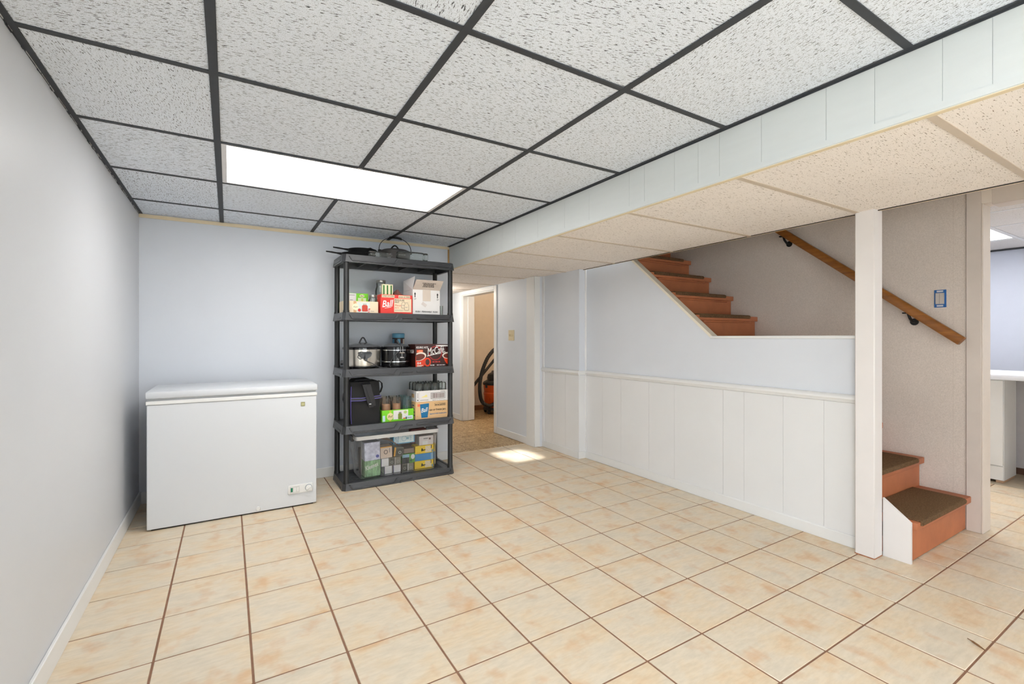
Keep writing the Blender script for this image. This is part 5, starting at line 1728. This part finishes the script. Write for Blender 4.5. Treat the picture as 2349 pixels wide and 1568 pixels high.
ZB = Z1 + 0.008
LAV = M('lavender_print_card', (218, 218, 240), 0.6, var=0.25, scale=34)
FERN = M('fern_print_card', (150, 186, 142), 0.6, var=0.45, scale=22, stretch=(2.4, 1, 0.8))
WIN = M('grey_window_print', (134, 130, 118), 0.3, var=0.15, scale=30)
DKW = M('dark_window_print', (74, 74, 66), 0.3, var=0.2, scale=30)
BLUEC = M('blue_card', (66, 146, 208), 0.5, var=0.05)
NAVY = M('navy_card', (50, 54, 104), 0.5)
ORANGE_EDGE = M('amber_card', (236, 172, 60), 0.5)
k1 = small('tissue_box', 0.893, 1.014, ZB, ZB + 0.122, FERN, 'green fern print tissue box at the bottom left in bin', 3.645, 0.11)
text(k1, 'Kleenex', 0.900, 3.6435, ZB + 0.050, 0.104, 0.034, WHITE_INK, shear=0.2, bold=0.0008, tilt=-0.28)
k2 = small('tissue_box', 0.893, 1.012, ZB + 0.123, ZB + 0.262, LAV, 'lavender floral tissue box on the green tissue box', 3.645, 0.11, -0.02)
polyplate(k2, 'logo_patch', ell(0.990, ZB + 0.152, 0.013, 0.012, 16), 3.6445, M('indigo_print', (92, 96, 176), 0.5))
small('bulb_box', 1.022, 1.082, ZB + 0.060, ZB + 0.122, WHITE_CARD, 'white box left of the dark window bulb box in bin', prints=(('edge_print', 0, 0.06, 0, 1, NAVY),))
small('bulb_box', 1.045, 1.108, ZB - 0.001, ZB + 0.058, WHITE_CARD, 'left of two white boxes at the bottom of bin', prints=(('edge_print', 0, 0.08, 0, 1, NAVY),))
small('bulb_box', 1.117, 1.178, ZB - 0.001, ZB + 0.058, M('white_card_b', (232, 228, 226), 0.6), 'right of two white boxes at the bottom of bin', prints=(('edge_print', 0, 0.08, 0, 1, NAVY),))
w1 = small('bulb_box', 1.085, 1.180, ZB + 0.060, ZB + 0.122, WIN, 'bulb box with two dark windows in bin centre', prints=(('window', 0.06, 0.46, 0.1, 0.9, DKW), ('window', 0.54, 0.96, 0.1, 0.9, WIN), ('window_bar', 0.48, 0.52, 0, 1, WHITE_CARD)))
w2 = small('bulb_box', 1.190, 1.286, ZB - 0.001, ZB + 0.058, WIN, 'bulb box with two windows at the bottom right of bin', prints=(('window', 0.05, 0.46, 0.1, 0.9, DKW), ('window', 0.54, 0.96, 0.1, 0.9, WIN), ('window_bar', 0.47, 0.53, 0, 1, WHITE_CARD)))
for (w_, xs, z0) in ((w1, (1.107, 1.157), ZB + 0.085), (w2, (1.210, 1.262), ZB + 0.022)):
    for x in xs:
        ringplate(w_, 'bulb_ring', x, z0, 0.011, 0.011, 0.004, 3.654, M('silver_print', (176, 176, 172)), n=16)
gb = small('bulb_box', 1.187, 1.297, ZB + 0.060, ZB + 0.135, M('green_card', (96, 160, 66), 0.5), 'green and black bulb box with white bulb print', prints=(('dark_panel', 0.0, 0.56, 0.0, 0.62, M('charcoal_print', (48, 52, 52), 0.5)), ('blue_panel', 0.04, 0.56, 0.62, 0.95, M('pale_blue_panel', (150, 186, 206), 0.5)), ('print_line', 0.06, 0.1, 0.05, 0.9, WHITE_INK), ('print_line', 0.2, 0.24, 0.1, 0.5, WHITE_INK), ('print_line', 0.34, 0.40, 0.1, 0.5, WHITE_INK)))
polyplate(gb, 'bulb_print', ell(1.278, ZB + 0.108, 0.016, 0.020, 18), 3.6545, WHITE_INK)
polyplate(gb, 'dot', ell(1.262, ZB + 0.078, 0.009, 0.009, 14), 3.6545, M('dark_green_print', (20, 84, 60)))
cbx = small('bulb_box', 1.018, 1.110, ZB + 0.124, ZB + 0.214, M('blush_card', (232, 210, 192), 0.6), 'cream square bulb box with round hole in bin', tilt=-0.03, prints=(('edge_print', 0.0, 1.0, 0.92, 1.0, ORANGE_EDGE),))
ringplate(cbx, 'ring_print', 1.058, ZB + 0.172, 0.016, 0.018, 0.006, 3.6540, M('taupe_ink', (128, 108, 98), 0.5))
plate(cbx, 'print_line', 1.085, 1.090, ZB + 0.165, ZB + 0.200, 3.6540, GREY_INK)
yb0 = small('bulb_box', 1.120, 1.196, ZB + 0.124, ZB + 0.196, WIN, 'tilted bulb box with amber edge in bin', tilt=0.12, prints=(('edge_print', 0.0, 0.16, 0, 1, ORANGE_EDGE), ('window', 0.2, 0.95, 0.08, 0.92, DKW)))
ringplate(yb0, 'bulb_ring', 1.170, ZB + 0.155, 0.013, 0.013, 0.006, 3.6525, M('silver_print', (176, 176, 172)), n=16)
small('bulb_box', 1.206, 1.292, ZB + 0.138, ZB + 0.176, M('grey_brown_card', (150, 132, 118), 0.6), 'grey brown box above the green bulb box in bin', 3.66)
for (z0, nm, lb_) in ((ZB - 0.001, 'y', 'lower yellow box below the blue box in bin'), (ZB + 0.122, 'y', 'upper yellow box on the blue box in bin')):
    yb1 = small('candy_box', 1.294 + (z0 > ZB) * 0.004, 1.454 + (z0 > ZB) * 0.002, z0, z0 + 0.064, YELLOW_CARD, lb_, prints=(('print_panel', 0.55, 0.88, 0.10, 0.9, M('candle_print', (240, 222, 190), 0.6, var=0.15, scale=90)), ('print_line', 0.05, 0.30, 0.1, 0.16, M('amber_card', (236, 172, 60))), ('print_tag', 0.92, 0.97, 0.06, 0.4, BLUEC), ('print_line', 0.86, 0.90, 0.55, 0.95, INK)))
    polyplate(yb1, 'logo_print', [(1.349, z0 + .018), (1.372, z0 + .022), (1.386, z0 + .026), (1.384, z0 + .032), (1.366, z0 + .030), (1.358, z0 + .044), (1.351, z0 + .040)], 3.6540, INK)
small('candy_box', 1.297, 1.455, ZB + 0.064, ZB + 0.121, BLUEC, 'blue box between two yellow boxes in bin', prints=(('print_panel', 0.86, 1.0, 0.05, 0.95, M('pale_blue_panel', (150, 186, 206))),))
sf = small('bulb_box', 1.119, 1.296, ZB + 0.222, ZB + 0.292, M('teal_blue_card', (104, 176, 212), 0.5), 'pale blue soft white bulb box at top of bin', 3.66, prints=(('print_panel', 0.05, 0.95, 0.1, 0.9, M('pale_ice_print', (226, 238, 240), 0.5)),))
text(sf, 'Soft', 1.146, 3.6585, ZB + 0.230, 0.048, 0.013, BLUE_INK, tilt=-PI / 2)
text(sf, 'White', 1.163, 3.6585, ZB + 0.230, 0.054, 0.013, BLUE_INK, tilt=-PI / 2)
ringplate(sf, 'bulb_print', 1.207, ZB + 0.262, 0.020, 0.022, 0.0025, 3.6590, M('sky_outline', (150, 190, 206), 0.5), n=20)
plate(sf, 'bulb_base_print', 1.226, 1.246, ZB + 0.252, ZB + 0.268, 3.6590, MATS['sky_outline'])
text(sf, '100', 1.268, 3.6585, ZB + 0.236, 0.042, 0.015, MATS['sky_outline'], tilt=-PI / 2)
wl = small('bulb_box', 1.334, 1.456, ZB + 0.188, ZB + 0.262, M('pale_grey_card', (232, 222, 218), 0.6), 'pale grey box with white label at top right of bin', 3.66, prints=(('label_sticker', 0.25, 0.6, 0.05, 0.42, WHITE_INK), ('print_line', 0.3, 0.62, 0.66, 0.76, GREY_INK), ('print_tag', 0.68, 0.82, 0.55, 0.75, M('taupe_ink', (128, 108, 98)))))
# second row deeper in the bin and a red packet
small('red_packet', 1.30, 1.43, ZB + 0.190, ZB + 0.305, M('dull_red_card', (150, 92, 88), 0.6), 'dull red packet behind the pale grey box in bin', 3.76, 0.06)
small('back_box', 0.895, 1.15, ZB, ZB + 0.19, M('brown_grey_card', (124, 112, 106), 0.6), 'large brown grey box at the back left of bin', 3.765, 0.095)
small('back_box', 1.16, 1.44, ZB, ZB + 0.17, M('mauve_card', (142, 120, 118), 0.6), 'large mauve box at the back right of bin', 3.765, 0.095)
gg = G()
lf = [(1.02, 3.665, ZB + 0.288), (1.07, 3.66, ZB + 0.272), (1.115, 3.66, ZB + 0.250), (1.16, 3.662, ZB + 0.215)]
top('receipt_strip', gg.ribbon(lf, (0.004, 0.03, 0.012), 0.002), M('wood_stick', (158, 128, 110), 0.6), 'thin brown stick slanting across the top of bin', 'stick')

# ------------------------------------------------------------------ vacuum in the closet
VX, VY = 3.435, 6.13
vc = thing('shop_vacuum', (VX, VY, 0), 'orange and black wet dry vacuum in the closet', 'vacuum')
ORANGE = M('orange_plastic', (214, 84, 24), 0.4, var=0.06, scale=6)
part('tank', G().lathe([(0, .085), (.150, .085), (.168, .11), (.176, .26), (.182, .275), (.184, .30), (.174, .315), (.182, .40), (.186, .425), (0, .425)], (VX, VY, 0), 36), ORANGE, vc)
lidv = part('lid', G().lathe([(0, .425), (.192, .425), (.194, .452), (.178, .470), (.14, .488), (0, .488)], (VX, VY, 0), 36), M('black_vac_plastic', (34, 33, 33), 0.45), vc)
part('motor_head', G().lathe([(0, .488), (.125, .488), (.130, .53), (.118, .575), (.08, .60), (0, .605)], (VX, VY, 0), 30), MATS['black_vac_plastic'], vc)
part('motor_cap', G().lathe([(0, .600), (.07, .600), (.06, .63), (0, .64)], (VX, VY, 0), 24), M('grey_vac_plastic', (96, 88, 82), 0.5), vc)
for a in (-2.9, -2.0, -0.6):
    x, y = VX + .185 * math.cos(a), VY + .185 * math.sin(a)
    part('latch', G().box(x - .016, x + .016, y - .016, y + .016, .385, .47, .004), MATS['black_vac_plastic'], vc)
part('base', G().lathe([(0, .055), (.19, .055), (.185, .09), (.15, .10), (0, .10)], (VX, VY, 0), 30), MATS['black_vac_plastic'], vc)
for a in (-2.7, -1.9, -0.9, 0.4, 2.2):
    x, y = VX + .175 * math.cos(a), VY + .175 * math.sin(a)
    cst = part('caster', G().lathe([(0, -.014), (.026, -.014), (.029, -.006), (.029, .006), (.026, .014), (0, .014)], (x, y, .029), 16, 'x'), MATS['black_vac_plastic'], vc)
    part('caster_fork', G().box(x - .018, x + .018, y - .02, y + .02, .040, .072, .004), MATS['black_vac_plastic'], cst)
f6 = 1.062
hp = [(3.32, 1.005), (3.147, .97), (3.08, .92), (3.023, .85), (2.98, .77), (2.948, .694), (2.925, .62), (2.91, .547), (2.903, .48), (2.903, .423), (2.908, .36), (2.92, .298), (2.945, .25), (2.985, .219), (3.061, .194), (3.147, .228), (3.22, .29)]
HY = 5.62 * f6
HOSE = M('black_hose', (26, 25, 25), 0.5, var=0.2, scale=4)
pts = [(x * f6, HY, 1.13 + (z - 1.13) * f6) for x, z in hp]
fine = []
for k in range(len(pts) - 1):
    for q in range(6):
        t = q / 6
        p_1, p_2 = Vector(pts[k]), Vector(pts[k + 1])
        p_0 = Vector(pts[max(k - 1, 0)])
        p_3 = Vector(pts[min(k + 2, len(pts) - 1)])
        fine.append(0.5 * ((2 * p_1) + (p_2 - p_0) * t + (2 * p_0 - 5 * p_1 + 4 * p_2 - p_3) * t * t + (3 * p_1 - p_0 - 3 * p_2 + p_3) * t ** 3))
fine.append(Vector(pts[-1]))
part('hose', G().tube(fine, [0.0285 if k % 2 else 0.0245 for k in range(len(fine))], 12), HOSE, vc)
w0, w1_ = Vector((3.30 * f6, 5.75 * f6, 1.13 + (.92 - 1.13) * f6)), Vector((2.77 * f6, 5.72 * f6, 1.13 + (.38 - 1.13) * f6))
part('wand', G().tube([w0, w0.lerp(w1_, .5), w1_, w1_ + Vector((-.12, 0, -.10))], [0.020, 0.021, 0.023, 0.024], 14), MATS['black_vac_plastic'], vc)

# ------------------------------------------------------------------ dry leaf on the floor
gg = G()
lp = [(2.369, 0.612), (2.358, 0.602), (2.347, 0.593), (2.340, 0.576), (2.336, 0.556)]
wd = [0.0006, 0.001, 0.004, 0.0042, 0.0006]
vs_ = []
for k, ((x, y), w) in enumerate(zip(lp, wd)):
    d = Vector((0.5, -0.3, 0)).normalized()
    zz = 0.003 + 0.004 * math.sin(k * 0.9)
    vs_ += [(x - d.x * w, y - d.y * w, zz + w * .8), (x + d.x * w, y + d.y * w, zz + w * .8), (x, y, zz - 0.0022)]
fs = [(0, 1, 2), (12, 14, 13)]
for k in range(4):
    for i in range(3):
        j = (i + 1) % 3
        fs.append((k * 3 + i, k * 3 + j, k * 3 + 3 + j, k * 3 + 3 + i))
gg.add(vs_, fs)
top('dry_leaf', gg, M('dry_leaf_brown', (120, 84, 50), 0.8, var=0.3, scale=120), 'small curled brown leaf on the floor tiles', 'leaf')

# ------------------------------------------------------------------ fit the lettering to its size
bpy.context.view_layer.update()
for o, w, h in TEXTS:
    d = o.dimensions
    if d.x > 1e-6 and d.y > 1e-6:
        o.scale = (w / d.x, h / d.y, 1)
dg = bpy.context.evaluated_depsgraph_get()
made = []
for o, w, h in TEXTS:
    me = bpy.data.meshes.new_from_object(o.evaluated_get(dg))
    if not me.materials:
        me.materials.append(o.data.materials[0])
    made.append((me, o.parent, o.location.copy(), o.rotation_euler.copy(), o.scale.copy()))
for o, w, h in TEXTS:
    bpy.data.objects.remove(o)
for me, par, loc, rot, sc in made:
    n_ = bpy.data.objects.new('lettering', me)
    COL.objects.link(n_)
    n_.parent = par
    n_.location, n_.rotation_euler, n_.scale = loc, rot, sc
